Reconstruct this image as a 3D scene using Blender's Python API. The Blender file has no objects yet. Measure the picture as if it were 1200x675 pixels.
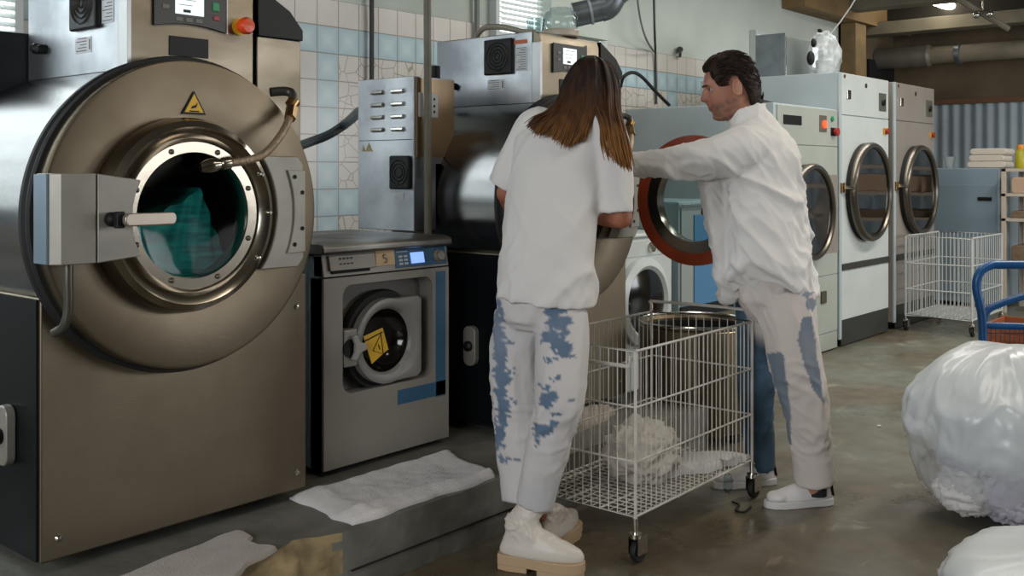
import bpy, bmesh, math, random
from math import sin, cos, pi, radians, sqrt, atan2, floor
from mathutils import Vector, Matrix, noise
random.seed(7)
V = Vector
# ---------------------------------------------------------------- camera geometry (level camera, 36 mm, shifted down)
F, HZ, A, H = 1200., 200., radians(40.36), 1.32
ca, sa = cos(A), sin(A)
def at(px, py, X=None, Y=None, Z=None, d=None):
    u = (px-600)/F; v = (HZ-py)/F
    r = (ca+u*sa, sa-u*ca, v)
    if X is not None: d = X/r[0]
    if Y is not None: d = Y/r[1]
    if Z is not None: d = (Z-H)/r[2]
    return V((r[0]*d, r[1]*d, H+r[2]*d))
def pj(p):
    d = p[0]*ca+p[1]*sa; l = p[0]*sa-p[1]*ca
    return 600+F*l/d, HZ+F*(H-p[2])/d
COL = bpy.context.scene.collection
# ---------------------------------------------------------------- materials
def lin(c):
    if isinstance(c, str):
        c = [int(c[i:i+2], 16)/255 for i in (0, 2, 4)]
        c = [x/12.92 if x <= .04045 else ((x+.055)/1.055)**2.4 for x in c]
    return (c[0], c[1], c[2], 1)
MATS = {}
def mat(name, col='808080', rough=.5, metal=0, col2=None, nscale=6, stretch=(1, 1, 1), bump=0, bscale=None, bstretch=None,
        rough2=None, attr=None, alpha=1, trans=0, emit=None, estr=1, contrast=(.35, .65), spec=.5, sheen=0, detail=5, sss=0, coat=0):
    if name in MATS: return MATS[name]
    m = bpy.data.materials.new(name); m.use_nodes = True
    nt = m.node_tree; N = nt.nodes; L = nt.links
    b = N['Principled BSDF']
    b.inputs['Base Color'].default_value = lin(col); b.inputs['Roughness'].default_value = rough
    b.inputs['Metallic'].default_value = metal; b.inputs['Specular IOR Level'].default_value = spec
    b.inputs['Alpha'].default_value = alpha; b.inputs['Transmission Weight'].default_value = trans
    b.inputs['Sheen Weight'].default_value = sheen; b.inputs['Coat Weight'].default_value = coat
    if sss:
        b.inputs['Subsurface Weight'].default_value = sss; b.inputs['Subsurface Radius'].default_value = (.01, .004, .002)
    if emit:
        b.inputs['Emission Color'].default_value = lin(emit); b.inputs['Emission Strength'].default_value = estr
    tc = N.new('ShaderNodeTexCoord')
    def nz(sc, st, det=detail):
        mp = N.new('ShaderNodeMapping'); mp.inputs['Scale'].default_value = st
        L.new(tc.outputs['Object'], mp.inputs[0])
        n = N.new('ShaderNodeTexNoise'); n.inputs['Scale'].default_value = sc; n.inputs['Detail'].default_value = det
        L.new(mp.outputs[0], n.inputs['Vector']); return n
    if col2 or rough2 is not None:
        n = nz(nscale, stretch)
        mr = N.new('ShaderNodeMapRange'); mr.inputs[1].default_value = contrast[0]; mr.inputs[2].default_value = contrast[1]
        L.new(n.outputs[0], mr.inputs[0])
        if col2:
            mx = N.new('ShaderNodeMix'); mx.data_type = 'RGBA'
            mx.inputs[6].default_value = lin(col); mx.inputs[7].default_value = lin(col2)
            L.new(mr.outputs[0], mx.inputs[0]); L.new(mx.outputs[2], b.inputs['Base Color'])
        if rough2 is not None:
            m2 = N.new('ShaderNodeMapRange'); m2.inputs[3].default_value = rough; m2.inputs[4].default_value = rough2
            L.new(mr.outputs[0], m2.inputs[0]); L.new(m2.outputs[0], b.inputs['Roughness'])
    if attr:
        a = N.new('ShaderNodeAttribute'); a.attribute_name = attr
        L.new(a.outputs['Color'], b.inputs['Base Color'])
    if bump:
        n = nz(bscale or 40, bstretch or (1, 1, 1), 4)
        bp = N.new('ShaderNodeBump'); bp.inputs['Strength'].default_value = bump; bp.inputs['Distance'].default_value = .01
        L.new(n.outputs[0], bp.inputs['Height']); L.new(bp.outputs[0], b.inputs['Normal'])
    MATS[name] = m
    return m
steel = mat('brushed_steel', '8a8172', .36, 1, col2='7c7363', nscale=3, stretch=(1, 1, 3), rough2=.46, bump=.04, bscale=60, bstretch=(.4, 8, 8))
steel_front = mat('dull_brushed_steel', '857a69', .38, 1, col2='716655', nscale=2.5, rough2=.5, bump=.05, bscale=50, bstretch=(.5, 1, 9), contrast=(.3, .7))
steel_side = mat('bright_steel_sheet', 'b6b9bd', .33, 1, col2='8e9196', nscale=4, rough2=.45, bump=.03, bscale=40, bstretch=(8, .5, 8))
steel_drum = mat('polished_steel_shell', '8f8f90', .24, 1, col2='7c7b7a', nscale=4, stretch=(1, .2, 4), bump=.03, bscale=30, bstretch=(1, .3, 1))
polish = mat('polished_ring_steel', 'a39b8e', .2, 1, bump=.02, bscale=30)
chrome = mat('chrome', 'c8c4bc', .15, 1)
brass = mat('worn_brass', 'a08258', .3, 1)
castgrey = mat('grey_cast_metal', '8f8b81', .42, .3, col2='838076', nscale=8)
black = mat('black_plastic', '0b0c0d', .5, spec=.3)
blackm = mat('black_matte', '060606', .8)
rubber = mat('black_rubber', '0d0d0d', .7)
darkpanel = mat('dark_grey_panel', '2b2a27', .4)
dgrey = mat('dark_grey_paint', '3b3d3c', .5, .2, col2='34342f', nscale=6)
white_p = mat('white_enamel', 'c9d0cd', .3, col2='c0c8c5', nscale=3)
greenish = mat('pale_green_grey_enamel', 'aab0a7', .38, col2='a2a9a0', nscale=3)
tanen = mat('warm_grey_shade_enamel', '918a82', .38, col2='888178', nscale=3)  # grey of the low dryer's door plate; carries painted shade on the far dryer
bluegrey = mat('blue_grey_enamel', 'adb9bb', .42, col2='a4b0b3', nscale=3)
bluegrey2 = mat('blue_side_enamel', '8c9da8', .4, col2='8293a0', nscale=3)
creampanel = mat('washer_front_enamel', '8f8a82', .4, .1, col2='868179', nscale=3)
bluefront = mat('blue_panel', '2f5f80', .35, col2='2a5573', nscale=3)
screen = mat('lit_screen', 'dfe8ea', .3, emit='dbe9ea', estr=.75)
screenb = mat('lit_blue_screen', '8fb4ff', .3, emit='8db4ff', estr=.8)
redlamp = mat('red_lamp', 'ff5030', .3, emit='ff4020', estr=2)
green = mat('green_button', '0f8a50', .4)
red = mat('red_button', 'a02020', .4)
orange = mat('orange_button', 'd8481c', .3)
yellow = mat('yellow_label', 'd8a818', .5)
amber = mat('orange_brown_gasket', 'a3421a', .45, col2='8a3414', nscale=6)
paper = mat('pale_label', 'bdbfc0', .6)
ink = mat('label_ink', '30343a', .7)
inko = mat('orange_label', 'b8603a', .6)
beige = mat('beige_tape', 'c9ae8a', .7, col2='b89c78', nscale=20)
def glassmat(name, tint, w):
    m = bpy.data.materials.new(name); m.use_nodes = True
    nt = m.node_tree; N = nt.nodes; L = nt.links
    for n in list(N): N.remove(n)
    o = N.new('ShaderNodeOutputMaterial'); mx = N.new('ShaderNodeMixShader'); t = N.new('ShaderNodeBsdfTransparent')
    g = N.new('ShaderNodeBsdfGlossy'); g.inputs['Roughness'].default_value = .05
    t.inputs[0].default_value = lin(tint); fr = N.new('ShaderNodeFresnel'); fr.inputs[0].default_value = 1.5
    ad = N.new('ShaderNodeMath'); ad.operation = 'MULTIPLY_ADD'; ad.inputs[1].default_value = .12; ad.inputs[2].default_value = w; L.new(fr.outputs[0], ad.inputs[0])
    L.new(ad.outputs[0], mx.inputs[0]); L.new(t.outputs[0], mx.inputs[1]); L.new(g.outputs[0], mx.inputs[2]); L.new(mx.outputs[0], o.inputs[0])
    return m
glass = glassmat('door_glass', 'dfe8e8', .0)
glassd = glassmat('smoked_door_glass', '707878', .22)
clear = glassmat('clear_plastic', 'e4ecec', .04)
def filmmat(name, col, a):
    m = bpy.data.materials.new(name); m.use_nodes = True
    nt = m.node_tree; N = nt.nodes; L = nt.links; b = N['Principled BSDF']
    b.inputs['Base Color'].default_value = lin(col); b.inputs['Roughness'].default_value = .28
    t = N.new('ShaderNodeBsdfTransparent'); mx = N.new('ShaderNodeMixShader')
    at_ = N.new('ShaderNodeAttribute'); at_.attribute_name = 'film'
    mr = N.new('ShaderNodeMapRange'); mr.inputs[3].default_value = a; mr.inputs[4].default_value = .93
    L.new(at_.outputs['Fac'], mr.inputs[0]); L.new(mr.outputs[0], mx.inputs[0])
    L.new(t.outputs[0], mx.inputs[1]); L.new(b.outputs[0], mx.inputs[2]); L.new(mx.outputs[0], N['Material Output'].inputs[0])
    return m
film = filmmat('white_plastic_film', 'd2d8da', .30)
towel_w = mat('white_terry', 'd0ccc9', .95, col2='c4c0be', nscale=10, bump=.5, bscale=220, sheen=.3)
towel_b = mat('beige_terry', 'a39a90', .95, col2='998f84', nscale=10, bump=.6, bscale=220, sheen=.3)
cloth_w = mat('white_cotton', 'd6d4d2', .9, bump=.15, bscale=200, sheen=.2)
cloth_c = mat('cream_cotton', 'cfc8bd', .9, col2='c2b9ac', nscale=14, bump=.25, bscale=120)
teal = mat('teal_fabric', '1cbcb0', .6, col2='0e7c80', nscale=7, stretch=(1, 1, 9))
leather = mat('off_white_leather', 'cfc6ba', .45, bump=.1, bscale=60)
tansole = mat('tan_rubber_sole', 'b59a78', .6)
canvas_w = mat('white_canvas_shoe', 'dad6d4', .6)
wirep = mat('white_coated_wire', 'd4d1ca', .35, .1, col2='bdb8ad', nscale=12)
wireg = mat('grey_white_wire', 'b4b8b6', .4)
bluep = mat('blue_painted_tube', '0f4f86', .35, col2='0c4070', nscale=8)
pipeg = mat('grey_green_pipe', '6b6c63', .5, .2, col2='5c5d55', nscale=9)
ductm = mat('galvanised_duct', '8b9296', .35, .8, col2='767d82', nscale=7)
skin = mat('skin_warm', 'a8694f', .5, sss=.08, attr='col')
wood = mat('brown_folded_cloth', '7d6a55', .9, col2='6a5946', nscale=14)
# ---------------------------------------------------------------- mesh builder
class MB:
    def __init__(s): s.v = []; s.f = []
    def add(s, vs, fs):
        o = len(s.v); s.v += [V(p) for p in vs]; s.f += [tuple(i+o for i in f) for f in fs]; return s
    def box(s, x0, x1, y0, y1, z0, z1):
        vs = [(x, y, z) for z in (z0, z1) for y in (y0, y1) for x in (x0, x1)]
        return s.add(vs, [(0, 2, 3, 1), (4, 5, 7, 6), (0, 1, 5, 4), (2, 6, 7, 3), (0, 4, 6, 2), (1, 3, 7, 5)])
    def prism(s, pts, vec):            # polygon of 3-D points pushed along vec
        n = len(pts); vec = V(vec); P = [V(p) for p in pts]
        vs = P+[p+vec for p in P]
        return s.add(vs, [tuple(range(n-1, -1, -1)), tuple(range(n, 2*n))]+[(i, (i+1) % n, n+(i+1) % n, n+i) for i in range(n)])
    def lathe(s, c, axis, prof, n=64, closed=False, caps=True):   # prof: (radius, height along axis)
        c = V(c); ax = V(axis).normalized(); t = V((0, 0, 1)) if abs(ax.z) < .9 else V((1, 0, 0))
        e1 = ax.cross(t).normalized(); e2 = ax.cross(e1)
        vs = []; fs = []
        for r, h in prof:
            for k in range(n):
                a = 2*pi*k/n; vs.append(c+ax*h+(e1*cos(a)+e2*sin(a))*r)
        m = len(prof); R = m if closed else m-1
        for i in range(R):
            j = (i+1) % m
            for k in range(n):
                fs.append((i*n+k, i*n+(k+1) % n, j*n+(k+1) % n, j*n+k))
        if not closed and caps:
            if prof[0][0] > 1e-5: fs.append(tuple(range(n-1, -1, -1)))
            if prof[-1][0] > 1e-5: fs.append(tuple((m-1)*n+k for k in range(n)))
        return s.add(vs, fs)
    def cyl(s, a, b, r, n=16, r2=None):
        a = V(a); b = V(b); return s.lathe(a, b-a, [(r, 0), (r if r2 is None else r2, (b-a).length)], n)
    def tube(s, pts, r, n=8, closed=False, cap=True):
        P = [V(p) for p in pts]; m = len(P); R = r if isinstance(r, (list, tuple)) else [r]*m
        vs = []; fs = []; prev = None
        for i in range(m):
            a = P[i-1] if (i > 0 or closed) else P[i]; b = P[(i+1) % m] if (i < m-1 or closed) else P[i]
            t = (b-a).normalized()
            if prev is None:
                u = t.cross(V((0, 0, 1)) if abs(t.z) < .9 else V((1, 0, 0))).normalized()
            else:
                u = (prev-t*prev.dot(t)).normalized()
            prev = u; w = t.cross(u)
            for k in range(n):
                g = 2*pi*k/n; vs.append(P[i]+(u*cos(g)+w*sin(g))*R[i])
        for i in range(m if closed else m-1):
            j = (i+1) % m
            for k in range(n): fs.append((i*n+k, i*n+(k+1) % n, j*n+(k+1) % n, j*n+k))
        if cap and not closed:
            fs.append(tuple(range(n-1, -1, -1))); fs.append(tuple((m-1)*n+k for k in range(n)))
        return s.add(vs, fs)
    def rings(s, rings, n=24):         # rings: (centre, half vector a, half vector b)
        vs = []; fs = []
        for c, a, b in rings:
            for k in range(n):
                g = 2*pi*k/n; vs.append(V(c)+V(a)*cos(g)+V(b)*sin(g))
        for i in range(len(rings)-1):
            for k in range(n): fs.append((i*n+k, i*n+(k+1) % n, (i+1)*n+(k+1) % n, (i+1)*n+k))
        fs.append(tuple(range(n-1, -1, -1))); fs.append(tuple((len(rings)-1)*n+k for k in range(n)))
        return s.add(vs, fs)
    def sphere(s, c, r, nu=20, nv=12, fn=None):
        if not isinstance(r, (tuple, list)): r = (r, r, r)
        pr = []
        vs = [V((0, 0, -1))]
        for j in range(1, nv):
            p = pi*j/nv
            for k in range(nu):
                g = 2*pi*k/nu; vs.append(V((sin(p)*cos(g), sin(p)*sin(g), -cos(p))))
        vs.append(V((0, 0, 1)))
        fs = []
        for k in range(nu): fs.append((0, 1+(k+1) % nu, 1+k))
        for j in range(nv-2):
            for k in range(nu):
                a = 1+j*nu; fs.append((a+k, a+(k+1) % nu, a+nu+(k+1) % nu, a+nu+k))
        l = len(vs)-1; a = 1+(nv-2)*nu
        for k in range(nu): fs.append((a+k, a+(k+1) % nu, l))
        out = []
        for p in vs:
            q = V((p.x*r[0], p.y*r[1], p.z*r[2])); 
            if fn: q = fn(q, p)
            out.append(V(c)+q)
        return s.add(out, fs)
def smooth_path(pts, k=6, closed=False):
    P = [V(p) for p in pts]; out = []; m = len(P)
    for i in range(m if closed else m-1):
        if closed: a, b, c, d = P[i-1], P[i], P[(i+1) % m], P[(i+2) % m]
        else: a = P[max(i-1, 0)]; b = P[i]; c = P[i+1]; d = P[min(i+2, m-1)]
        for j in range(k):
            t = j/k
            out.append(.5*((2*b)+(c-a)*t+(2*a-5*b+4*c-d)*t*t+(3*b-a-3*c+d)*t**3))
    if not closed: out.append(P[-1])
    return out
def WM(o):
    m = Matrix.Translation(o.location) @ o.rotation_euler.to_matrix().to_4x4()
    return WM(o.parent) @ m if o.parent else m
def O(name, mb, m, parent=None, bevel=0, smooth=35, seg=2, origin=None, vcol=None):
    me = bpy.data.meshes.new(name)
    vs = mb.v
    o = bpy.data.objects.new(name, me); COL.objects.link(o)
    if parent is not None:
        o.parent = parent
        base = WM(parent)
        if origin is not None:
            o.location = base.inverted() @ V(origin); 
        inv = WM(o).inverted()
        vs = [inv @ p for p in vs]
    else:
        lo = [min(p[i] for p in vs) for i in range(3)]; hi = [max(p[i] for p in vs) for i in range(3)]
        og = V(origin) if origin is not None else V(((lo[0]+hi[0])/2, (lo[1]+hi[1])/2, lo[2]))
        o.location = og; vs = [p-og for p in vs]
    me.from_pydata([tuple(p) for p in vs], [], mb.f)
    me.materials.append(m)
    bm = bmesh.new(); bm.from_mesh(me)
    bmesh.ops.recalc_face_normals(bm, faces=bm.faces)
    if smooth:
        th = radians(smooth)
        for f in bm.faces: f.smooth = True
        for e in bm.edges:
            e.smooth = (len(e.link_faces) == 2 and e.calc_face_angle(0) < th)
    bm.to_mesh(me); bm.free()
    if bevel:
        md = o.modifiers.new('bevel', 'BEVEL'); md.width = bevel; md.segments = seg; md.limit_method = 'ANGLE'; md.angle_limit = radians(40)
        md.harden_normals = True
    return o
def tag(o, label, cat, group=None):
    o['label'] = label; o['category'] = cat
    if group: o['group'] = group
    return o
def thing(name, label, cat, loc, rz=0, group=None):
    o = bpy.data.objects.new(name, None); COL.objects.link(o); o.location = loc; o.rotation_euler = (0, 0, rz)
    o.empty_display_size = .1
    return tag(o, label, cat, group)
def struct(name, mb, m, parent=None, **k):
    o = O(name, mb, m, parent, **k)
    if parent is None: o['kind'] = 'structure'
    return o
def copy_tree(o, parent=None):
    c = o.copy(); COL.objects.link(c); c.parent = parent
    for ch in list(o.children): copy_tree(ch, c)
    return c
def bake(o):                              # turn modifiers into plain mesh
    dg = bpy.context.evaluated_depsgraph_get(); dg.update()
    me = bpy.data.meshes.new_from_object(o.evaluated_get(dg)); o.modifiers.clear(); old = o.data; o.data = me; me.name = o.name
    return o
def fuse(name, mb, m, parent, voxel=.008, smooth_it=6):
    o = O(name, mb, m, parent, smooth=0)
    r = o.modifiers.new('r', 'REMESH'); r.mode = 'VOXEL'; r.voxel_size = voxel
    if smooth_it:
        s = o.modifiers.new('s', 'SMOOTH'); s.iterations = smooth_it; s.factor = .5
    bake(o)
    o.data.materials.clear(); o.data.materials.append(m)
    for p in o.data.polygons: p.use_smooth = True
    return o
def displace(o, fn):                      # fn(world position, normal) -> metres along the normal
    W = WM(o); me = o.data
    ds = []
    for v in me.vertices: ds.append(fn(W @ v.co, v.normal))
    ns = [v.normal.copy() for v in me.vertices]
    for v, d, n in zip(me.vertices, ds, ns):
        v.co += n*d if not isinstance(d, Vector) else d
    me.update()
def paint(o, fn, name='col'):
    W = WM(o); me = o.data
    a = me.color_attributes.new(name, 'FLOAT_COLOR', 'POINT')
    for i, v in enumerate(me.vertices):
        c = fn(W @ v.co, v.normal); a.data[i].color = (c[0], c[1], c[2], 1)
def nz(p, s=1, seed=0): return noise.noise(V((p[0]*s+seed, p[1]*s+seed*1.7, p[2]*s-seed)))
def mixc(a, b, t):
    t = max(0, min(1, t)); return tuple(a[i]*(1-t)+b[i]*t for i in range(3))
def sst(a, b, x):
    t = max(0, min(1, (x-a)/(b-a))); return t*t*(3-2*t)
def rrect(x0, x1, z0, z1, r, n=6):
    out = []
    for cx, cz, a0 in ((x1-r, z1-r, 0), (x0+r, z1-r, 90), (x0+r, z0+r, 180), (x1-r, z0+r, 270)):
        for k in range(n+1):
            a = radians(a0+90*k/n); out.append((cx+r*cos(a), cz+r*sin(a)))
    return out
# ================================================================ SETTING
YW = 4.6; XF = 12.6; ZC = 3.35
def floor_mat():
    m = bpy.data.materials.new('wet_concrete_floor'); m.use_nodes = True
    nt = m.node_tree; N = nt.nodes; L = nt.links; b = N['Principled BSDF']
    tc = N.new('ShaderNodeTexCoord')
    def ns(sc, det=6, st=(1, 1, 1), dist=0):
        mp = N.new('ShaderNodeMapping'); mp.inputs['Scale'].default_value = st; L.new(tc.outputs['Object'], mp.inputs[0])
        n = N.new('ShaderNodeTexNoise'); n.inputs['Scale'].default_value = sc; n.inputs['Detail'].default_value = det; n.inputs['Distortion'].default_value = dist
        L.new(mp.outputs[0], n.inputs['Vector']); return n.outputs[0]
    def ramp(src, stops):
        r = N.new('ShaderNodeValToRGB'); L.new(src, r.inputs[0])
        while len(r.color_ramp.elements) < len(stops): r.color_ramp.elements.new(.5)
        for e, (p, c) in zip(r.color_ramp.elements, stops): e.position = p; e.color = lin(c)
        return r.outputs[0]
    c1 = ramp(ns(1.3, 7, dist=.4), [(.3, '544a3a'), (.45, '625a48'), (.6, '6a6c60'), (.75, '747c74')])
    c2 = ramp(ns(9, 8), [(.3, '4a443a'), (.55, '706c60'), (.8, '8a8778')])
    mx = N.new('ShaderNodeMix'); mx.data_type = 'RGBA'; mx.inputs[0].default_value = .35; L.new(c1, mx.inputs[6]); L.new(c2, mx.inputs[7])
    # pale worn patches
    mr = N.new('ShaderNodeMapRange'); mr.inputs[1].default_value = .62; mr.inputs[2].default_value = .74; mr.inputs[4].default_value = .5
    L.new(ns(3.1, 8, (1, 2.2, 1), .8), mr.inputs[0])
    m2 = N.new('ShaderNodeMix'); m2.data_type = 'RGBA'; m2.inputs[7].default_value = lin('a8a594'); L.new(mr.outputs[0], m2.inputs[0]); L.new(mx.outputs[2], m2.inputs[6])
    sp = N.new('ShaderNodeSeparateXYZ'); L.new(tc.outputs['Object'], sp.inputs[0])
    ad = N.new('ShaderNodeMath'); ad.operation = 'MULTIPLY_ADD'; ad.inputs[1].default_value = 5; L.new(ns(.9, 5), ad.inputs[0]); L.new(sp.outputs[0], ad.inputs[2])
    m3 = N.new('ShaderNodeMapRange'); m3.inputs[1].default_value = 4.6; m3.inputs[2].default_value = 8.2; m3.inputs[3].default_value = .8; m3.inputs[4].default_value = 0
    L.new(ad.outputs[0], m3.inputs[0])
    m4 = N.new('ShaderNodeMix'); m4.data_type = 'RGBA'; m4.blend_type = 'MULTIPLY'; m4.inputs[7].default_value = (.62, .50, .38, 1)
    L.new(m3.outputs[0], m4.inputs[0]); L.new(m2.outputs[2], m4.inputs[6])
    L.new(m4.outputs[2], b.inputs['Base Color'])
    r = N.new('ShaderNodeMapRange'); r.inputs[1].default_value = .35; r.inputs[2].default_value = .65; r.inputs[3].default_value = .22; r.inputs[4].default_value = .6
    L.new(ns(1.9, 6, dist=.6), r.inputs[0]); L.new(r.outputs[0], b.inputs['Roughness'])
    bp = N.new('ShaderNodeBump'); bp.inputs['Strength'].default_value = .25; bp.inputs['Distance'].default_value = .01
    L.new(ns(14, 8), bp.inputs['Height']); L.new(bp.outputs[0], b.inputs['Normal'])
    return m
struct('floor', MB().box(-3, XF+.2, -5.2, YW+.2, -.1, 0), floor_mat(), smooth=0, origin=(0, 0, 0))
paint_wall = mat('pale_green_grey_plaster', 'bcc3bb', .8, col2='b0b8af', nscale=1.6, bump=.05, bscale=8)
def tile_mat():
    m = bpy.data.materials.new('glazed_wall_tiles'); m.use_nodes = True
    nt = m.node_tree; N = nt.nodes; L = nt.links; b = N['Principled BSDF']
    tc = N.new('ShaderNodeTexCoord'); sp = N.new('ShaderNodeSeparateXYZ'); L.new(tc.outputs['Object'], sp.inputs[0])
    def M(op, a, c=None, d=None):
        n = N.new('ShaderNodeMath'); n.operation = op
        for i, x in enumerate((a, c, d)):
            if x is None: continue
            if isinstance(x, (int, float)): n.inputs[i].default_value = x
            else: L.new(x, n.inputs[i])
        return n.outputs[0]
    T = .155
    u = M('DIVIDE', M('SUBTRACT', sp.outputs[0], 3.697), T); w = M('DIVIDE', M('SUBTRACT', 2.3, sp.outputs[2]), T)
    cu = M('FLOOR', u); cw = M('FLOOR', w); fu = M('FRACT', u); fw = M('FRACT', w)
    rowb = M('COMPARE', cw, 1, .1); colb = M('COMPARE', M('MODULO', M('ADD', cu, 60), 6), 0, .1)
    colb = M('MULTIPLY', colb, M('GREATER_THAN', cw, .5))
    rowc = M('COMPARE', cw, 7, .1)
    blue = M('MAXIMUM', M('MAXIMUM', rowb, colb), rowc)
    crack_area = M('MULTIPLY', M('SUBTRACT', 1, blue), M('MULTIPLY', M('GREATER_THAN', cw, 1.5), M('GREATER_THAN', cu, .5)))
    eu = M('MINIMUM', fu, M('SUBTRACT', 1, fu)); ew = M('MINIMUM', fw, M('SUBTRACT', 1, fw)); e = M('MINIMUM', eu, ew)
    grout = M('LESS_THAN', e, .022)
    fade = N.new('ShaderNodeMapRange'); L.new(e, fade.inputs[0]); fade.inputs[1].default_value = .02; fade.inputs[2].default_value = .4
    vo = N.new('ShaderNodeTexVoronoi'); vo.feature = 'DISTANCE_TO_EDGE'; vo.inputs['Scale'].default_value = 11; L.new(tc.outputs['Object'], vo.inputs['Vector'])
    crack = M('MULTIPLY', M('LESS_THAN', vo.outputs['Distance'], .028), crack_area)
    no = N.new('ShaderNodeTexNoise'); no.inputs['Scale'].default_value = 9; L.new(tc.outputs['Object'], no.inputs[0])
    def mx(f, c1, c2):
        n = N.new('ShaderNodeMix'); n.data_type = 'RGBA'
        for i, x in ((0, f), (6, c1), (7, c2)):
            if isinstance(x, str): n.inputs[i].default_value = lin(x)
            else: L.new(x, n.inputs[i])
        return n.outputs[2]
    base = mx(no.outputs[0], 'bdb9b2', 'cdc9c2')
    bl = mx(fade.outputs[0], '9fb9c2', 'b9ccd0')
    c = mx(blue, base, bl); c = mx(crack, c, 'a0968a'); c = mx(grout, c, '8a8880')
    L.new(c, b.inputs['Base Color']); b.inputs['Roughness'].default_value = .22
    bp = N.new('ShaderNodeBump'); bp.inputs['Strength'].default_value = .3; bp.inputs['Distance'].default_value = .004
    L.new(M('SUBTRACT', 1, grout), bp.inputs['Height']); L.new(bp.outputs[0], b.inputs['Normal'])
    return m
struct('wall_back', MB().box(-3, XF, YW, YW+.2, 0, ZC), paint_wall, smooth=0, origin=(0, 0, 0))
struct('trim_1', MB().box(-3, 10.9, YW-.012, YW, 0, 2.3), tile_mat(), smooth=0, origin=(0, 0, 0))
struct('trim_2', MB().box(5.65, 6.35, YW-.16, YW-.012, 2.3, ZC), paint_wall, smooth=0)   # shallow pier above the tiles
brownw = mat('brown_plaster', '6e604b', .85, col2='5b4f3d', nscale=2)
struct('wall_far', MB().box(XF, XF+.2, -5.2, YW+.2, 0, ZC), brownw, smooth=0)
struct('wall_right', MB().box(-3, XF+.2, -5.4, -5.2, 0, ZC), mat('dim_ochre_wall', '665d51', .85, col2='574f44', nscale=1), smooth=0)
struct('wall_left', MB().box(-3.2, -3, -5.4, YW+.2, 0, ZC), mat('dim_wall', '5d574e', .85), smooth=0)
struct('ceiling', MB().box(-3.2, XF+.2, -5.4, YW+.2, ZC, ZC+.2), mat('old_ceiling', '696558', .85, col2='5b574b', nscale=2), smooth=0)
# concrete plinth the machines stand on, front edge chipped away at the near end
plm = mat('stained_concrete', '59584f', .75, col2='77766e', nscale=5, bump=.5, bscale=16, contrast=(.4, .75), rough2=.4)
mb = MB(); nx = 150; nzv = 8
P = []
for i in range(nx+1):
    x = -1+(4.3+1)*i/nx
    for j in range(nzv+1):
        z = .2*j/nzv
        ch = (1-sst(1.95, 2.12, x))
        rough_ = (nz((x, z, 0), 6, 3)*.035+nz((x, z, 0), 20, 8)*.018)
        y = 2.445+.004*nz((x, z, 5), 9) + ch*(abs(rough_)*1.4-.02*(1-z/.2)+.028*(z/.2))
        P.append((x, y, z-(ch*.01*abs(nz((x, 0, 0), 15, 2)) if j == nzv else 0)))
n1 = nzv+1
F_ = [(i*n1+j, (i+1)*n1+j, (i+1)*n1+j+1, i*n1+j+1) for i in range(nx) for j in range(nzv)]
B0 = len(P); P += [(-1, YW, .2), (4.3, YW, .2), (4.3, YW, 0), (-1, YW, 0)]
F_.append(tuple(i*n1+nzv for i in range(nx+1))+(B0+1, B0))
F_.append(tuple([nx*n1+j for j in range(nzv+1)])+(B0+1, B0+2)); F_.append(tuple([j for j in range(nzv, -1, -1)])+(B0+3, B0))
mb.add(P, F_)
pl = struct('plinth', mb, plm, smooth=30, origin=(0, 0, 0))
chip = mat('broken_tan_concrete', 'a8946c', .9, col2='6f6044', nscale=9, bump=.8, bscale=18, contrast=(.35, .65))
pl.data.materials.append(chip)
for p in pl.data.polygons:
    c = p.center
    if c.x < 2.06+.03*nz((c.z*10, 0, 0), 3) and c.y < 2.55 and len(p.vertices) == 4: p.material_index = 1
struct('plinth_joint', MB().box(2.1, 4.3, 2.436, 2.4405, .075, .08), blackm, smooth=0)
struct('plinth_extension', MB().box(4.3, 5.12, 3.0, YW-.012, 0, .1), plm, bevel=.01)
# windows with blinds
pane = mat('daylit_pane', 'ffffff', .4, emit='e6f0f4', estr=1.5)
blind = mat('white_blind_slat', 'c8ccca', .5)
framem = mat('white_window_frame', 'bcc2c0', .5)
def window(n, x0, x1, z0, z1, blinds=True, y=YW):
    p = struct('window_%d' % n, MB().box(x0, x1, y-.03, y-.016, z0, z1), pane, smooth=0)
    f = MB(); w = .04
    f.box(x0-w, x0, y-.07, y, z0-w, z1+w).box(x1, x1+w, y-.07, y, z0-w, z1+w).box(x0, x1, y-.07, y, z0-w, z0).box(x0, x1, y-.07, y, z1, z1+w)
    O('window_frame', f, framem, p, bevel=.004)
    if blinds:
        s = MB(); k = int((z1-z0)/.036)
        for i in range(k):
            z = z0+.018+i*.036
            s.add([(x0, y-.085, z-.013), (x1, y-.085, z-.013), (x1, y-.062, z+.013), (x0, y-.062, z+.013),
                   (x0, y-.084, z-.011), (x1, y-.084, z-.011), (x1, y-.061, z+.015), (x0, y-.061, z+.015)],
                  [(0, 1, 2, 3), (7, 6, 5, 4), (0, 4, 5, 1), (2, 6, 7, 3), (1, 5, 6, 2), (0, 3, 7, 4)])
        O('blinds', s, blind, p, smooth=0)
    return p
a = at(577, 44, Y=YW); b = at(686, 44, Y=YW)
window(1, a.x, b.x-.55, 2.26, 3.2)
window(2, -.4, at(9, 0, Y=YW).x, 1.25, 3.0)
MATS.pop('daylit_pane')
bpy.data.objects['window_2'].data.materials[0] = mat('daylit_pane', 'ffffff', .4, emit='e6f0f4', estr=4)
window(3, 8.95, 10.7, 2.4, 2.62, blinds=False)
a = at(680, 44, Y=YW); window(4, a.x, a.x+.22, 2.3, 2.55)
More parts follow.
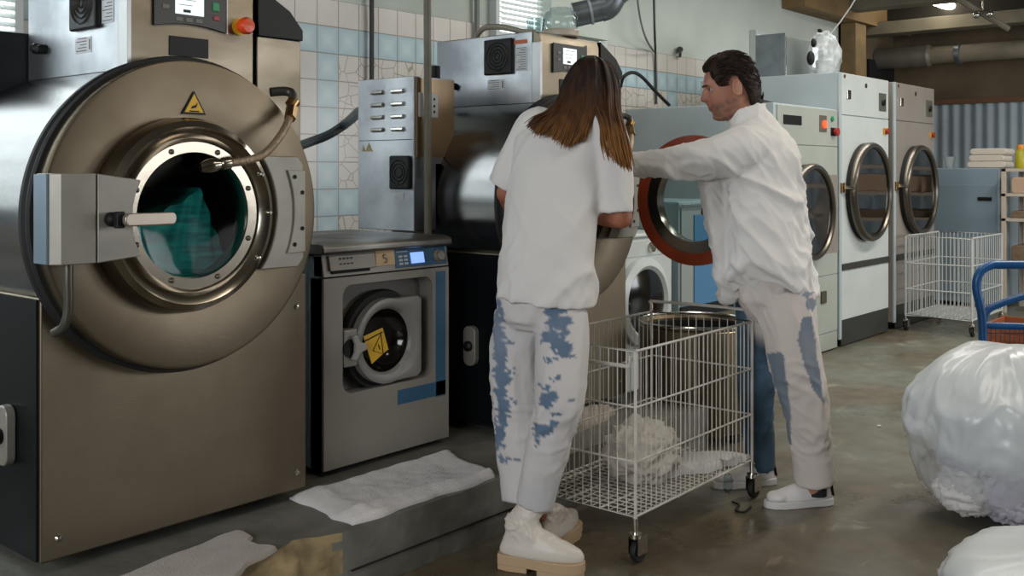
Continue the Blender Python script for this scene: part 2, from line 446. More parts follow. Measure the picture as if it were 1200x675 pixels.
# far end: corrugated sheet, pipe, beams, opening
mb = MB(); zt = 2.1; ny = 400
vs = []; fs = []
for i in range(ny+1):
    y = -1.6+(4.3+1.6)*i/ny; x = XF-.045+.010*sin(2*pi*y/.125)
    vs += [(x, y, .0), (x, y, zt), (XF-.012, y, zt), (XF-.012, y, 0)]
for i in range(ny):
    for a_, b_ in ((0, 1), (1, 2), (3, 0)): fs.append((i*4+a_, (i+1)*4+a_, (i+1)*4+b_, i*4+b_))
fs += [(0, 1, 2, 3), (ny*4+3, ny*4+2, ny*4+1, ny*4)]
struct('trim_3', mb.add(vs, fs), mat('blue_grey_corrugated_sheet', '98a6ae', .5, .2, col2='8c9aa4', nscale=2), smooth=60)
struct('trim_4', MB().box(XF-.09, XF-.004, -1.6, 4.3, 2.1, 2.16), mat('rust_trim', '6a4a34', .8), smooth=0)
struct('trim_5', MB().box(11.75, 12.55, YW-.06, YW-.031, 2.33, 2.62), blackm, smooth=0)
struct('trim_12', MB().box(11.0, XF, YW-.03, YW-.0005, 0, ZC), brownw, smooth=0)
beam = mat('painted_beam', '807a68', .75, col2='6b6656', nscale=3)
for i, (x, w, z0, z1) in enumerate(((XF-1.1, .25, 2.86, 3.0), (XF-1.9, .25, 3.04, 3.2), (XF-2.9, .25, 3.1, 3.3))):
    struct('trim_%d' % (6+i), MB().box(x, x+w, -5.2, YW-.01, z0, z1), beam, bevel=.006)
struct('trim_9', MB().box(XF-.8, XF-.01, -5.1, YW-.02, 3.05, 3.3), mat('beam_shade_block', '26231d', .9), smooth=0)  # dark block standing in for the black shadow above the pipe
struct('trim_10', MB().box(9.6, XF-.02, YW-.25, YW-.0005, 2.95, 3.32), mat('tan_beam', '8a6f4a', .8, col2='75603f', nscale=3), bevel=.006)
struct('trim_11', MB().box(11.0, 11.3, YW-.2, YW-.0005, 0, 2.95), mat('brown_post', '8a7350', .8, col2='6d5c40', nscale=4), bevel=.006)
pm = mat('lagged_pipe', '8d8371', .6, col2='7c7362', nscale=4)
t = thing('ventilation_pipe', 'thick beige horizontal pipe high along the far brown wall', 'pipe', (XF-.55, 1.5, 2.64))
O('pipe', MB().cyl((XF-.55, -5.19, 2.64), (XF-.55, 3.95, 2.64), .10, 28), pm, t)
O('pipe_end', MB().lathe((XF-.55, 3.93, 2.64), (0, 1, 0), [(.105, 0), (.13, .03), (.12, .1), (.135, .16), (.12, .22), (.135, .3), (.12, .45), (.12, .63)], 28), mat('grey_flexible_end', '77746a', .5, .3), t)
O('band', MB().lathe((XF-.55, 3.6, 2.64), (0, 1, 0), [(.10, 0), (.12, .01), (.12, .06), (.10, .07)], 28), ductm, t)
# ceiling lamp and other lamps
lampm = mat('lit_lamp_glass', 'ffffff', .4, emit='fff4e0', estr=14)
lp = at(1097, 1, d=11.0)
def ceiling_lamp(x, y, label, first=[None]):
    if first[0] is None:
        t = thing('ceiling_lamp', label, 'ceiling lamp', (x, y, lp.z), 0, 'ceiling lamps')
        O('diffuser', MB().rings([((x+s*.6, y, lp.z), (0, r, 0), (0, 0, r*.7)) for s, r in ((-1, .02), (-.96, .05), (-.5, .07), (.5, .07), (.96, .05), (1, .02))], 16), lampm, t)
        O('housing', MB().box(x-.62, x+.62, y-.06, y+.06, lp.z+.04, lp.z+.08), white_p, t, bevel=.01)
        O('hanger', MB().cyl((x-.4, y, lp.z+.08), (x-.4, y, ZC), .006).cyl((x+.4, y, lp.z+.08), (x+.4, y, ZC), .006), dgrey, t)
        first[0] = t; return t
    c = copy_tree(first[0]); c.location = (x, y, lp.z); c['label'] = label; return c
ceiling_lamp(lp.x, lp.y, 'lit ceiling lamp at top right below the beams')
def cable(name, pts, r, m, label, cat, k=8, n=8): return tag(O(name, MB().tube(smooth_path(pts, k), r, n), m), label, cat)
cable('brace_rod', [at(1076, -34, X=10.5), at(1112, -8, X=10.6), at(1182, 34, X=11.0)], .03, beam, 'diagonal brown brace rod under the ceiling beams', 'brace', 2)
o = at(1152, 17, X=10.75)
tag(O('twin_lamp_holder', MB().sphere(o+V((0, .06, 0)), .035).sphere(o-V((0, .06, 0)), .035).tube([o+V((0, .08, .03)), o+V((0, -.08, .03))], .012).cyl(o+V((0, 0, .03)), o+V((0, 0, .3)), .01), chrome), 'small pair of clear bulbs hanging near the diagonal brace', 'light fitting')
# pipes and cables on the back wall
cable('standing_pipe', [(3.105, 3.11, .2), (3.105, 3.11, 1.0), (3.103, 3.112, 2.0), (3.10, 3.12, 3.34)], .0165, mat('olive_rubber_hose', '6a6659', .5, col2='5d594c', nscale=10), 'grey-green vertical pipe rising between the compact washer and the far extractor', 'pipe', 6, 14)
p = at(443, 92, Y=4.5); q = at(443, 0, Y=4.5)
cable('wall_pipe', [(p.x, 4.555, 1.0), (p.x, 4.555, ZC-.01)], .014, dgrey, 'thin dark vertical pipe on the tiled wall above the louvred box', 'pipe', 2)
p = at(567, 40, Y=4.5)
cable('wall_conduit', [(p.x, 4.56, 1.2), (p.x, 4.56, ZC-.01)], .018, mat('grey_conduit', '6f736e', .5), 'grey vertical conduit just left of the blinds window', 'pipe', 2)
p = at(766, 0, Y=4.4)
cable('hanging_cable', [V((p.x, 4.41, ZC-.01)), at(767, 30, Y=4.43), at(768, 60, Y=4.56), at(769, 122, Y=4.57)], .010, dgrey, 'dark straight cable hanging down the wall right of the pier', 'cable')
cable('looping_cable', [at(745, -18, Y=4.41), at(750, 20, Y=4.41), at(757, 45, Y=4.41), at(766, 60, Y=4.55)], .008, pipeg, 'thin slanting cable joining the straight hanging cable', 'cable')
tag(O('wall_hook', MB().tube(smooth_path([at(797, 66, Y=4.57), at(797, 62, Y=4.53), at(797, 56, Y=4.55)]), .012).cyl(at(797, 58, Y=4.55), at(797, 58, Y=4.59), .025), dgrey), 'small dark hook on the pale wall above the tiles', 'hook')
cable('black_hose', [at(727, 102, Y=4.35), at(731, 90, Y=4.3), at(741, 85, Y=4.3), at(752, 90, Y=4.3), at(768, 107, Y=4.35), at(784, 123, Y=4.4)], .014, rubber, 'black hose arching over the top of the pale dryer behind the woman', 'hose')
cable('grey_hose', [at(340, 175, Y=3.9), at(362, 167, Y=4.0), at(385, 158, Y=4.0), at(405, 145, Y=4.0), at(421, 131, Y=3.62), at(428, 128, X=3.09)], .024, mat('blue_grey_hose', '5b6870', .4), 'thick blue-grey hose crossing the tiled wall between the two extractors', 'hose')
cable('white_string', [at(1031, -55, d=9.5), at(1008, -10, d=9.5), at(985, 25, d=9.5), at(966, 48, d=9.5)], .006, framem, 'thin pale cord slanting down above the tall dryers', 'cord', 2)
# galvanised duct
t = thing('exhaust_duct', 'silver galvanised round duct with an elbow high behind the far extractor', 'duct', at(700, 20, d=6.0))
d0 = 6.0
O('duct_pipe', MB().cyl(at(672, 18, d=d0), at(706, 10, d=d0), .072, 28), ductm, t)
O('elbow', MB().tube(smooth_path([at(704, 11, d=d0), at(713, 7, d=d0), at(720, -6, d=d0), at(730, -30, d=d0), at(730, -205, d=d0)], 5), .074, 24), ductm, t)
O('collar', MB().cyl(at(690, 13.8, d=d0), at(693, 13.1, d=d0), .079, 28), mat('duct_tape', 'a8adb0', .4, .4), t)
# ================================================================ LARGE WASHER-EXTRACTORS
CX, CZ, DX = 1.712, 1.19, 1.676
def extractor():
    t = thing('washer_extractor', '', 'industrial washing machine', (1.755, 2.8, .2), 0, None)
    O('cabinet', MB().box(1.30, 2.21, 2.8, 3.6, .24, .97), steel_front, t, bevel=.006)
    O('side_panel', MB().box(1.294, 1.2995, 2.812, 3.59, .245, .965), mat('dark_steel_side', '23272b', .35, .8), t)
    O('plinth_frame', MB().box(1.40, 2.12, 2.95, 3.55, .2, .24), blackm, t)
    # drum housing shell, open at the front so the drum shows through the door
    O('drum_housing', MB().lathe((CX, 0, CZ), (0, 1, 0), [(.455, 2.78), (.455, 3.46), (.40, 3.52), (.0, 3.53), (0, 3.45), (.25, 3.45), (.25, 2.78)], 96, caps=False), steel_drum, t)
    O('flange', MB().lathe((CX, 0, CZ), (0, 1, 0), [(.44, 2.735), (.470, 2.738), (.474, 2.75), (.470, 2.762), (.462, 2.768), (.462, 2.778), (.472, 2.785), (.472, 2.80), (.44, 2.80)], 120, closed=True), rubber, t)
    O('front_plate', MB().lathe((CX, 0, CZ), (0, 1, 0), [(.225, 2.715), (.30, 2.703), (.446, 2.70), (.455, 2.703), (.459, 2.712), (.459, 2.74), (.225, 2.74)], 128, closed=True), steel_front, t)
    O('inner_drum', MB().lathe((CX, 0, CZ), (0, 1, 0), [(.235, 2.72), (.235, 3.40), (0, 3.41), (0, 3.405), (.232, 3.39), (.232, 2.72)], 64, caps=False), mat('dark_drum_steel', '1c1d1e', .6, .5), t)
    # control box
    bx0, bx1, bz0, bz1 = 1.563, 2.005, 1.60, 1.937
    bf = MB(); pts = [(2.815, bz0), (2.815, 1.895), (2.825, 1.925), (2.85, bz1), (3.45, bz1), (3.45, bz0)]
    bf.prism([(bx0+.004, y, z) for y, z in pts], (bx1-bx0-.004, 0, 0))
    cb = O('control_box', bf, steel, t, bevel=.004)
    O('box_side', MB().box(bx0-.003, bx0+.003, 2.86, 3.445, bz0+.02, bz1-.004), steel_side, cb, bevel=.001)
    O('corner_trim', MB().box(bx0-.003, bx0+.012, 2.811, 2.86, bz0+.02, bz1-.05), mat('pale_trim', 'a8a8a8', .35, .9), cb, bevel=.002)
    # control panel: arched lower edge
    x0, x1 = 1.646, 1.895
    pp = [(x0, 1.89), (x1, 1.89)]+[(x1-(x1-x0)*k/10, 1.757+.014*sin(pi*k/10)) for k in range(11)]
    cp = O('control_panel', MB().prism([(x, 2.812, z) for x, z in pp], (0, -.008, 0)), darkpanel, cb, bevel=.002)
    O('screen', MB().box(1.714, 1.812, 2.801, 2.8045, 1.80, 1.872), screen, cp)
    sl = MB()
    for k in range(3): sl.box(1.725, 1.795-.012*k, 2.8, 2.8012, 1.86-.016*k, 1.8615-.016*k)
    sl.box(1.74, 1.765, 2.8, 2.8012, 1.806, 1.815)
    O('screen_text', sl, ink, cp)
    for k in range(3): O('panel_button', MB().box(1.716+.034*k, 1.74+.034*k, 2.801, 2.8045, 1.777, 1.791), mat('grey_key', '6a6a66', .5), cp, bevel=.002)
    for k in range(2): O('panel_button', MB().box(1.672, 1.694, 2.801, 2.8045, 1.81+.03*k, 1.824+.03*k), MATS['grey_key'], cp, bevel=.002)
    O('start_button', MB().box(1.845, 1.868, 2.8, 2.8045, 1.822, 1.85), green, cp, bevel=.002)
    O('stop_button', MB().box(1.848, 1.868, 2.8, 2.8045, 1.793, 1.808), red, cp, bevel=.002)
    O('panel_edge', MB().box(1.898, 1.902, 2.806, 2.8145, 1.755, 1.90), mat('pale_strip', 'b8b8b4', .4, .3), cb)
    es = O('emergency_stop', MB().lathe((1.952, 2.815, 1.785), (0, -1, 0), [(.016, 0), (.016, .022), (.026, .024), (.028, .04), (.022, .052), (0, .055)], 28), orange, cb)
    O('stop_base', MB().lathe((1.952, 2.815, 1.785), (0, -1, 0), [(.028, 0), (.028, .004), (.017, .005)], 28), yellow, es)
    O('name_plate', MB().box(1.70, 1.835, 2.811, 2.8145, 1.672, 1.732), black, cb, bevel=.001)
    # fan inlet on the side of the control box
    fi = O('fan_inlet', MB().box(bx0-.022, bx0-.003, 2.965, 3.13, 1.755, 1.915), black, cb, bevel=.006)
    for r in (.066, .05, .034, .018): O('inlet_ring', MB().lathe((bx0-.022, 3.047, 1.835), (-1, 0, 0), [(r-.006, 0), (r-.003, .005), (r, 0), (r-.003, -.002)], 32, closed=True), darkpanel, fi)
    for k, (y0, y1, z0, z1) in enumerate(((3.02, 3.12, 1.685, 1.733), (2.885, 2.955, 1.765, 1.87))):
        lb = O('side_label', MB().box(bx0-.0045, bx0-.003, y0, y1, z0, z1), paper, cb)
        tx = MB()
        nl = 5 if k == 0 else 10
        for j in range(nl):
            z = z0+(z1-z0)*(j+.6)/nl
            tx.box(bx0-.0052, bx0-.0046, y0+.008+(.02 if k == 0 else 0), y1-.006-.012*(j*7 % 3), z, z+.0022)
        if k == 0: tx.box(bx0-.0052, bx0-.0046, y0+.006, y0+.012, z0+.008, z1-.008)
        O('label_lines', tx, ink, lb)
    O('warning_strip', MB().box(bx0-.0048, bx0-.003, 2.885, 2.962, 1.885, 1.903), inko, cb)
    O('cable_gland', MB().lathe((bx0-.003, 3.36, 1.72), (-1, 0, 0), [(.018, 0), (.018, .02), (.01, .03), (0, .03)], 16), black, cb)
    O('cable_gland', MB().lathe((bx0-.003, 3.32, 1.715), (-1, 0, 0), [(.016, 0), (.016, .02), (.01, .03), (0, .03)], 16), black, cb)
    O('rear_cover', MB().box(1.40, 2.0, 3.455, 3.9, 1.56, 1.78), mat('black_cover', '15171a', .5), t, bevel=.01)
    # hopper at the right of the box
    O('hopper', MB().box(2.03, 2.21, 2.83, 3.3, 1.3, 1.765), steel, t, bevel=.004)
    O('hopper_lid', MB().prism([(2.03, 2.822, 1.765), (2.214, 2.822, 1.765), (2.214, 2.822, 1.80), (2.16, 2.822, 1.86), (2.03, 2.822, 1.93)], (0, .48, 0)), black, t, bevel=.003)
    O('hopper_gap', MB().box(2.006, 2.029, 2.85, 3.3, 1.55, 1.9), blackm, t)
    # warning triangle on the front plate
    wt = at(227, 123, Y=2.7)
    def tri(s, y): return [(wt.x-s*.6, y, wt.z-s*.42), (wt.x+s*.6, y, wt.z-s*.42), (wt.x, y, wt.z+s*.62)]
    ws = O('warning_sign', MB().prism(tri(.068, 2.699), (0, -.0015, 0)), black, t)
    O('sign_face', MB().prism(tri(.053, 2.6972), (0, -.0005, 0)), yellow, ws)
    g = MB().prism([(wt.x-.012, 2.6964, wt.z-.012), (wt.x+.006, 2.6964, wt.z-.008), (wt.x+.012, 2.6964, wt.z+.008), (wt.x+.004, 2.6964, wt.z+.0), (wt.x-.008, 2.6964, wt.z-.004)], (0, -.0005, 0))
    g.box(wt.x-.016, wt.x+.016, 2.6959, 2.6964, wt.z-.021, wt.z-.017)
    O('sign_symbol', g, black, ws)
    for (x, z) in ((1.35, .30), (1.36, .88), (2.17, .30), (2.17, .86)):
        O('panel_screw', MB().lathe((x, 2.8, z), (0, -1, 0), [(.011, 0), (.011, .003), (.006, .008), (0, .009)], 14), chrome, t)
    sc_ = O('side_catch', MB().prism([(1.294, 2.965+y_, .573+z_) for y_, z_ in rrect(-.035, .035, -.085, .085, .03)], (-.03, 0, 0)), castgrey, t, bevel=.006)
    O('catch_knob', MB().lathe((1.264, 2.965, .573), (-1, 0, 0), [(.022, 0), (.022, .012), (.012, .02), (0, .021)], 20), black, sc_)
    # fixed latch block on the left
    lb = MB().prism([(1.243, 2.70, CZ-.115), (1.243, 2.625, CZ-.115), (1.262, 2.600, CZ-.115), (1.352, 2.592, CZ-.115), (1.352, 2.70, CZ-.115)], (0, 0, .238))
    O('latch_block', lb, castgrey, t, bevel=.003)
    O('latch_end', MB().box(1.236, 1.2425, 2.63, 2.70, CZ-.113, CZ+.121), mat('blue_grey_latch_end', '6f8290', .4, .3), t)
    gp = [at(80, 300, Y=2.63), at(80, 330, Y=2.63), at(80, 362, Y=2.635), at(75, 382, Y=2.65), at(64, 390, Y=2.70)]
    O('grab_bar', MB().tube(smooth_path(gp, 6), .0125, 14), mat('dark_bar', '5c5a52', .35, .7), t)
    # steam hose from the top right
    hp = [at(341, 132, Y=2.66), at(339, 140, Y=2.64), at(328, 160, Y=2.6), at(310, 180, Y=2.585), at(290, 188, Y=2.58), at(270, 191, Y=2.58)]
    sh = O('steam_hose', MB().tube(smooth_path(hp, 8), .0125, 16), mat('braided_hose', '94836c', .4, .6, bump=.6, bscale=150), t)
    O('hose_elbow', MB().tube(smooth_path([at(317, 108, Y=2.72), at(335, 107, Y=2.70), at(343, 112, Y=2.68), at(342, 132, Y=2.66)], 5), .015, 14), mat('dark_fitting', '4a4844', .4, .7), sh)
    O('hose_fitting', MB().cyl(at(342, 126, Y=2.665), at(340, 139, Y=2.64), .019, 6).cyl(at(345, 118, Y=2.67), at(341, 124, Y=2.67), .021, 14), brass, sh)
    O('hose_nozzle', MB().lathe(at(268, 191, Y=2.58), at(236, 196, Y=2.60)-at(268, 191, Y=2.58), [(.017, -.005), (.019, 0), (.019, .02), (.014, .024), (.020, .04), (.022, .06), (.014, .085), (0, .09)], 20), polish, sh)
    # hinge bracket on the right
    ip = [(CX+.262*cos(radians(a)), CZ+.262*sin(radians(a))*1.05) for a in range(-40, 41, 5)]
    op = [(2.055, CZ+.175), (2.075, CZ+.15), (2.078, CZ-.15), (2.055, CZ-.178)]
    O('hinge_bracket', MB().prism([(x, 2.70, z) for x, z in ip+op], (0, -.055, 0)), castgrey, t, bevel=.004)
    ip2 = [(CX+.325*cos(radians(a)), CZ+.325*sin(radians(a))) for a in range(-24, 25, 6)]
    hpn = O('hinge_plate', MB().prism([(x, 2.645, z) for x, z in ip2+[(2.078, CZ+.13), (2.078, CZ-.13)]], (0, -.008, 0)), castgrey, t, bevel=.002)
    for (x, z) in ((2.035, .11), (2.065, .06), (2.065, -.055), (2.035, -.105)):
        O('bolt', MB().lathe((x, 2.637, CZ+z), (0, -1, 0), [(.007, 0), (.007, .002), (.004, .001), (0, .0)], 12), black, hpn)
    # DOOR (origin on the hinge axis so that it can swing)
    HX, HY = 2.03, 2.655
    dm = MB().lathe((DX, 0, CZ), (0, 1, 0), [(.286, 2.698), (.286, 2.668), (.276, 2.640), (.258, 2.628), (.238, 2.640), (.226, 2.655), (.219, 2.648), (.214, 2.637), (.184, 2.637), (.181, 2.645), (.181, 2.698)], 128, closed=True)
    dr = O('door', dm, polish, t, origin=(HX, HY, CZ))
    O('door_gasket', MB().lathe((DX, 0, CZ), (0, 1, 0), [(.232, 2.6985), (.232, 2.7025), (.275, 2.7025), (.284, 2.699), (.284, 2.698), (.25, 2.697)], 96, closed=True), amber, dr)
    gl = MB().lathe((DX, 0, CZ), (0, 1, 0), [(.1815, 2.645), (.15, 2.651), (.08, 2.654), (0, 2.655), (0, 2.663), (.1815, 2.655)], 64, caps=False)
    O('door_glass', gl, glass, dr)
    for k in range(8):
        a = radians(22.5+45*k); x = DX+.199*cos(a); z = CZ+.199*sin(a)
        O('door_bolt', MB().lathe((x, 2.637, z), (0, -1, 0), [(.008, 0), (.008, .003), (.004, .007), (0, .0075)], 12), mat('dark_bolt', '5a5348', .4, .8), dr)
    for a in (-33, 0, 28):
        a = radians(a); x = DX+.252*cos(a); z = CZ+.252*sin(a)
        O('rim_bolt', MB().lathe((x, 2.632, z), (0, -1, 0), [(.009, 0), (.009, .006), (.005, .016), (0, .017)], 12), chrome, dr)
    lp_ = [(1.356, CZ+.122), (1.356, CZ-.115)]+[(DX-.222*cos(radians(a)), CZ+.222*sin(radians(a))) for a in (-28, -18, -9, 0, 9, 18, 28)]
    lpl = O('latch_plate', MB().prism([(x, 2.64, z) for x, z in lp_], (0, -.05, 0)), castgrey, dr, bevel=.003)
    O('lever_pivot', MB().lathe((1.392, 2.59, CZ), (0, -1, 0), [(.02, 0), (.02, .02), (.012, .026), (.012, .05)], 20), black, dr)
    O('door_lever', MB().prism([(1.39+x, 2.53, CZ+z) for x, z in rrect(0, .15, -.017, .017, .014)], (0, -.02, 0)), mat('bare_lever', 'a79c90', .35, .7), dr, bevel=.004)
    O('lever_fork', MB().box(1.377, 1.40, 2.53, 2.55, CZ-.022, CZ+.022), black, dr, bevel=.003)
    return t, dr
w1, door1 = extractor()
w1['label'] = 'large stainless industrial washer-extractor at far left with teal laundry turning behind its round door'
w2 = copy_tree(w1); w2.location.x += 1.94
w2['label'] = 'stainless washer-extractor behind the woman, its round door standing open'
w1['group'] = w2['group'] = 'stainless washer-extractors'
for ch in list(w2.children):
    if ch.name.startswith('door'): ch.rotation_euler.z = radians(90)
    if ch.name.startswith('rear_cover'): bpy.data.objects.remove(ch)
# louvred electrical box fixed to the left of the second extractor
eb = O('louvred_box', MB().box(3.10, 3.235, 3.14, 3.50, 1.06, 1.725).box(3.225, 3.35, 3.14, 3.5, 1.35, 1.725), steel_side, w2, bevel=.004)
O('box_front', MB().box(3.108, 3.34, 3.133, 3.139, 1.38, 1.718), mat('tan_steel', '8a765c', .4, .8), eb)
for c in range(2):
    for r_ in range(4):
        y0 = 3.405-.13*c; z = 1.675-.055*r_
        O('louvre', MB().prism([(3.10, y0, z), (3.088, y0, z-.004), (3.086, y0, z-.014), (3.10, y0, z-.022)], (0, -.075, 0)), chrome, eb, bevel=.002)
O('box_seam', MB().box(3.0985, 3.1, 3.15, 3.49, 1.452, 1.455), black, eb)
fi = O('fan_guard', MB().box(3.083, 3.10, 3.155, 3.28, 1.24, 1.385), black, eb, bevel=.008)
for r in (.055, .04, .025): O('guard_ring', MB().lathe((3.083, 3.217, 1.312), (-1, 0, 0), [(r-.005, 0), (r-.002, .004), (r, 0), (r-.003, -.002)], 28, closed=True), darkpanel, fi)
O('hazard_label', MB().prism([(3.0992, 3.45, 1.405), (3.0992, 3.40, 1.405), (3.0992, 3.425, 1.445)], (-.001, 0, 0)).prism([(3.0992, 3.475, 1.405), (3.0992, 3.45, 1.405), (3.0992, 3.4625, 1.435)], (-.001, 0, 0)), mat('faded_yellow', 'a89a6a', .5), eb)
O('label', MB().box(3.0985, 3.1, 3.2, 3.26, 1.195, 1.225), paper, eb)
O('socket', MB().box(3.185, 3.235, 3.127, 3.134, 1.55, 1.655), paper, eb, bevel=.003)
O('socket', MB().box(3.118, 3.145, 3.127, 3.134, 1.55, 1.655), paper, eb, bevel=.003)
for z in (1.575, 1.60, 1.63): O('socket_hole', MB().lathe((3.21, 3.127, z), (0, -1, 0), [(.006, 0), (.006, .001), (0, .001)], 12), black, eb)
O('box_knob', MB().lathe((3.29, 3.2, 1.725), (0, 0, 1), [(.022, 0), (.022, .06), (0, .061)], 20), black, eb)
eb.location += V((-.04, .01, 0))
# turning teal load in the near extractor
mb = MB(); vs = []; fs = []; n_ = 40; k_ = 10
def inner_edge(t_):
    P_ = ((-.93, -.22), (-.45, -.02), (0, .16), (.30, .34), (.42, .12), (.55, -.2), (.74, -.62)); f_ = t_*(len(P_)-1); i_ = min(int(f_), len(P_)-2); f_ -= i_
    return P_[i_][0]*(1-f_)+P_[i_+1][0]*f_, P_[i_][1]*(1-f_)+P_[i_+1][1]*f_
for i in range(n_+1):
    a = radians(193+128*i/n_); ix, iz = inner_edge(i/n_)
    for j in range(k_+1):
        t_ = j/k_; ux_ = cos(a)*(1-t_)+ix*t_; uz_ = sin(a)*(1-t_)+iz*t_
        y = 2.700+.006*sin(i*.9+j*.4)+.025*t_+.03*(i/n_)
        vs.append((DX+.015+.222*ux_, y, CZ+.222*uz_+.004*sin(i*1.3)*t_))
m0 = len(vs); vs += [(x, y+.4, z) for x, y, z in vs]; w_ = k_+1
for i in range(n_):
    for j in range(k_):
        q = (i*w_+j, (i+1)*w_+j, (i+1)*w_+j+1, i*w_+j+1); fs.append(q); fs.append(tuple(x+m0 for x in reversed(q)))
for i in range(n_):
    for j in (0, k_): fs.append((i*w_+j, (i+1)*w_+j, (i+1)*w_+j+m0, i*w_+j+m0))
for j in range(k_):
    for i in (0, n_): fs.append((i*w_+j, i*w_+j+1, i*w_+j+1+m0, i*w_+j+m0))
tag(O('laundry_load', mb.add(vs, fs), teal, smooth=60), 'teal wet laundry heaped inside the near extractor drum behind glass', 'laundry')
# things on top of the second extractor
o = at(657, 38, d=4.75); o.z = 1.938
t = thing('plastic_jar', 'clear plastic jar with a pale base on the far extractor control box', 'jar', (o.x, o.y, o.z))
O('jar_body', MB().lathe(o, (0, 0, 1), [(.075, .03), (.082, .05), (.082, .09), (.07, .115), (.05, .125), (.05, .135), (0, .136)], 32), clear, t)
O('jar_base', MB().lathe(o, (0, 0, 1), [(.078, 0), (.084, .005), (.084, .022), (.086, .027), (.08, .034), (0, .034)], 32), mat('pale_band', 'b4a898', .5), t)
o2 = at(628, 40, d=4.85); o2.z = 1.938
t = thing('crumpled_plastic_cup', 'small clear plastic cup lying beside the jar on the control box', 'cup', (o2.x, o2.y, o2.z))
O('cup_wall', MB().lathe(o2+V((0, 0, 0)), (0, 0, 1), [(.035, 0), (.045, .10), (.043, .10), (.033, .004), (0, .004)], 24, caps=False), clear, t)
cable('rubber_tube', [at(556, 50, X=3.62), at(560, 40, X=3.62), at(570, 32, X=3.6), at(590, 32, X=3.6), at(612, 37, X=3.62), at(627, 38, X=3.64)], .014, mat('beige_tube', '8c8678', .5), 'beige rubber tube arching over the far extractor control box', 'hose')
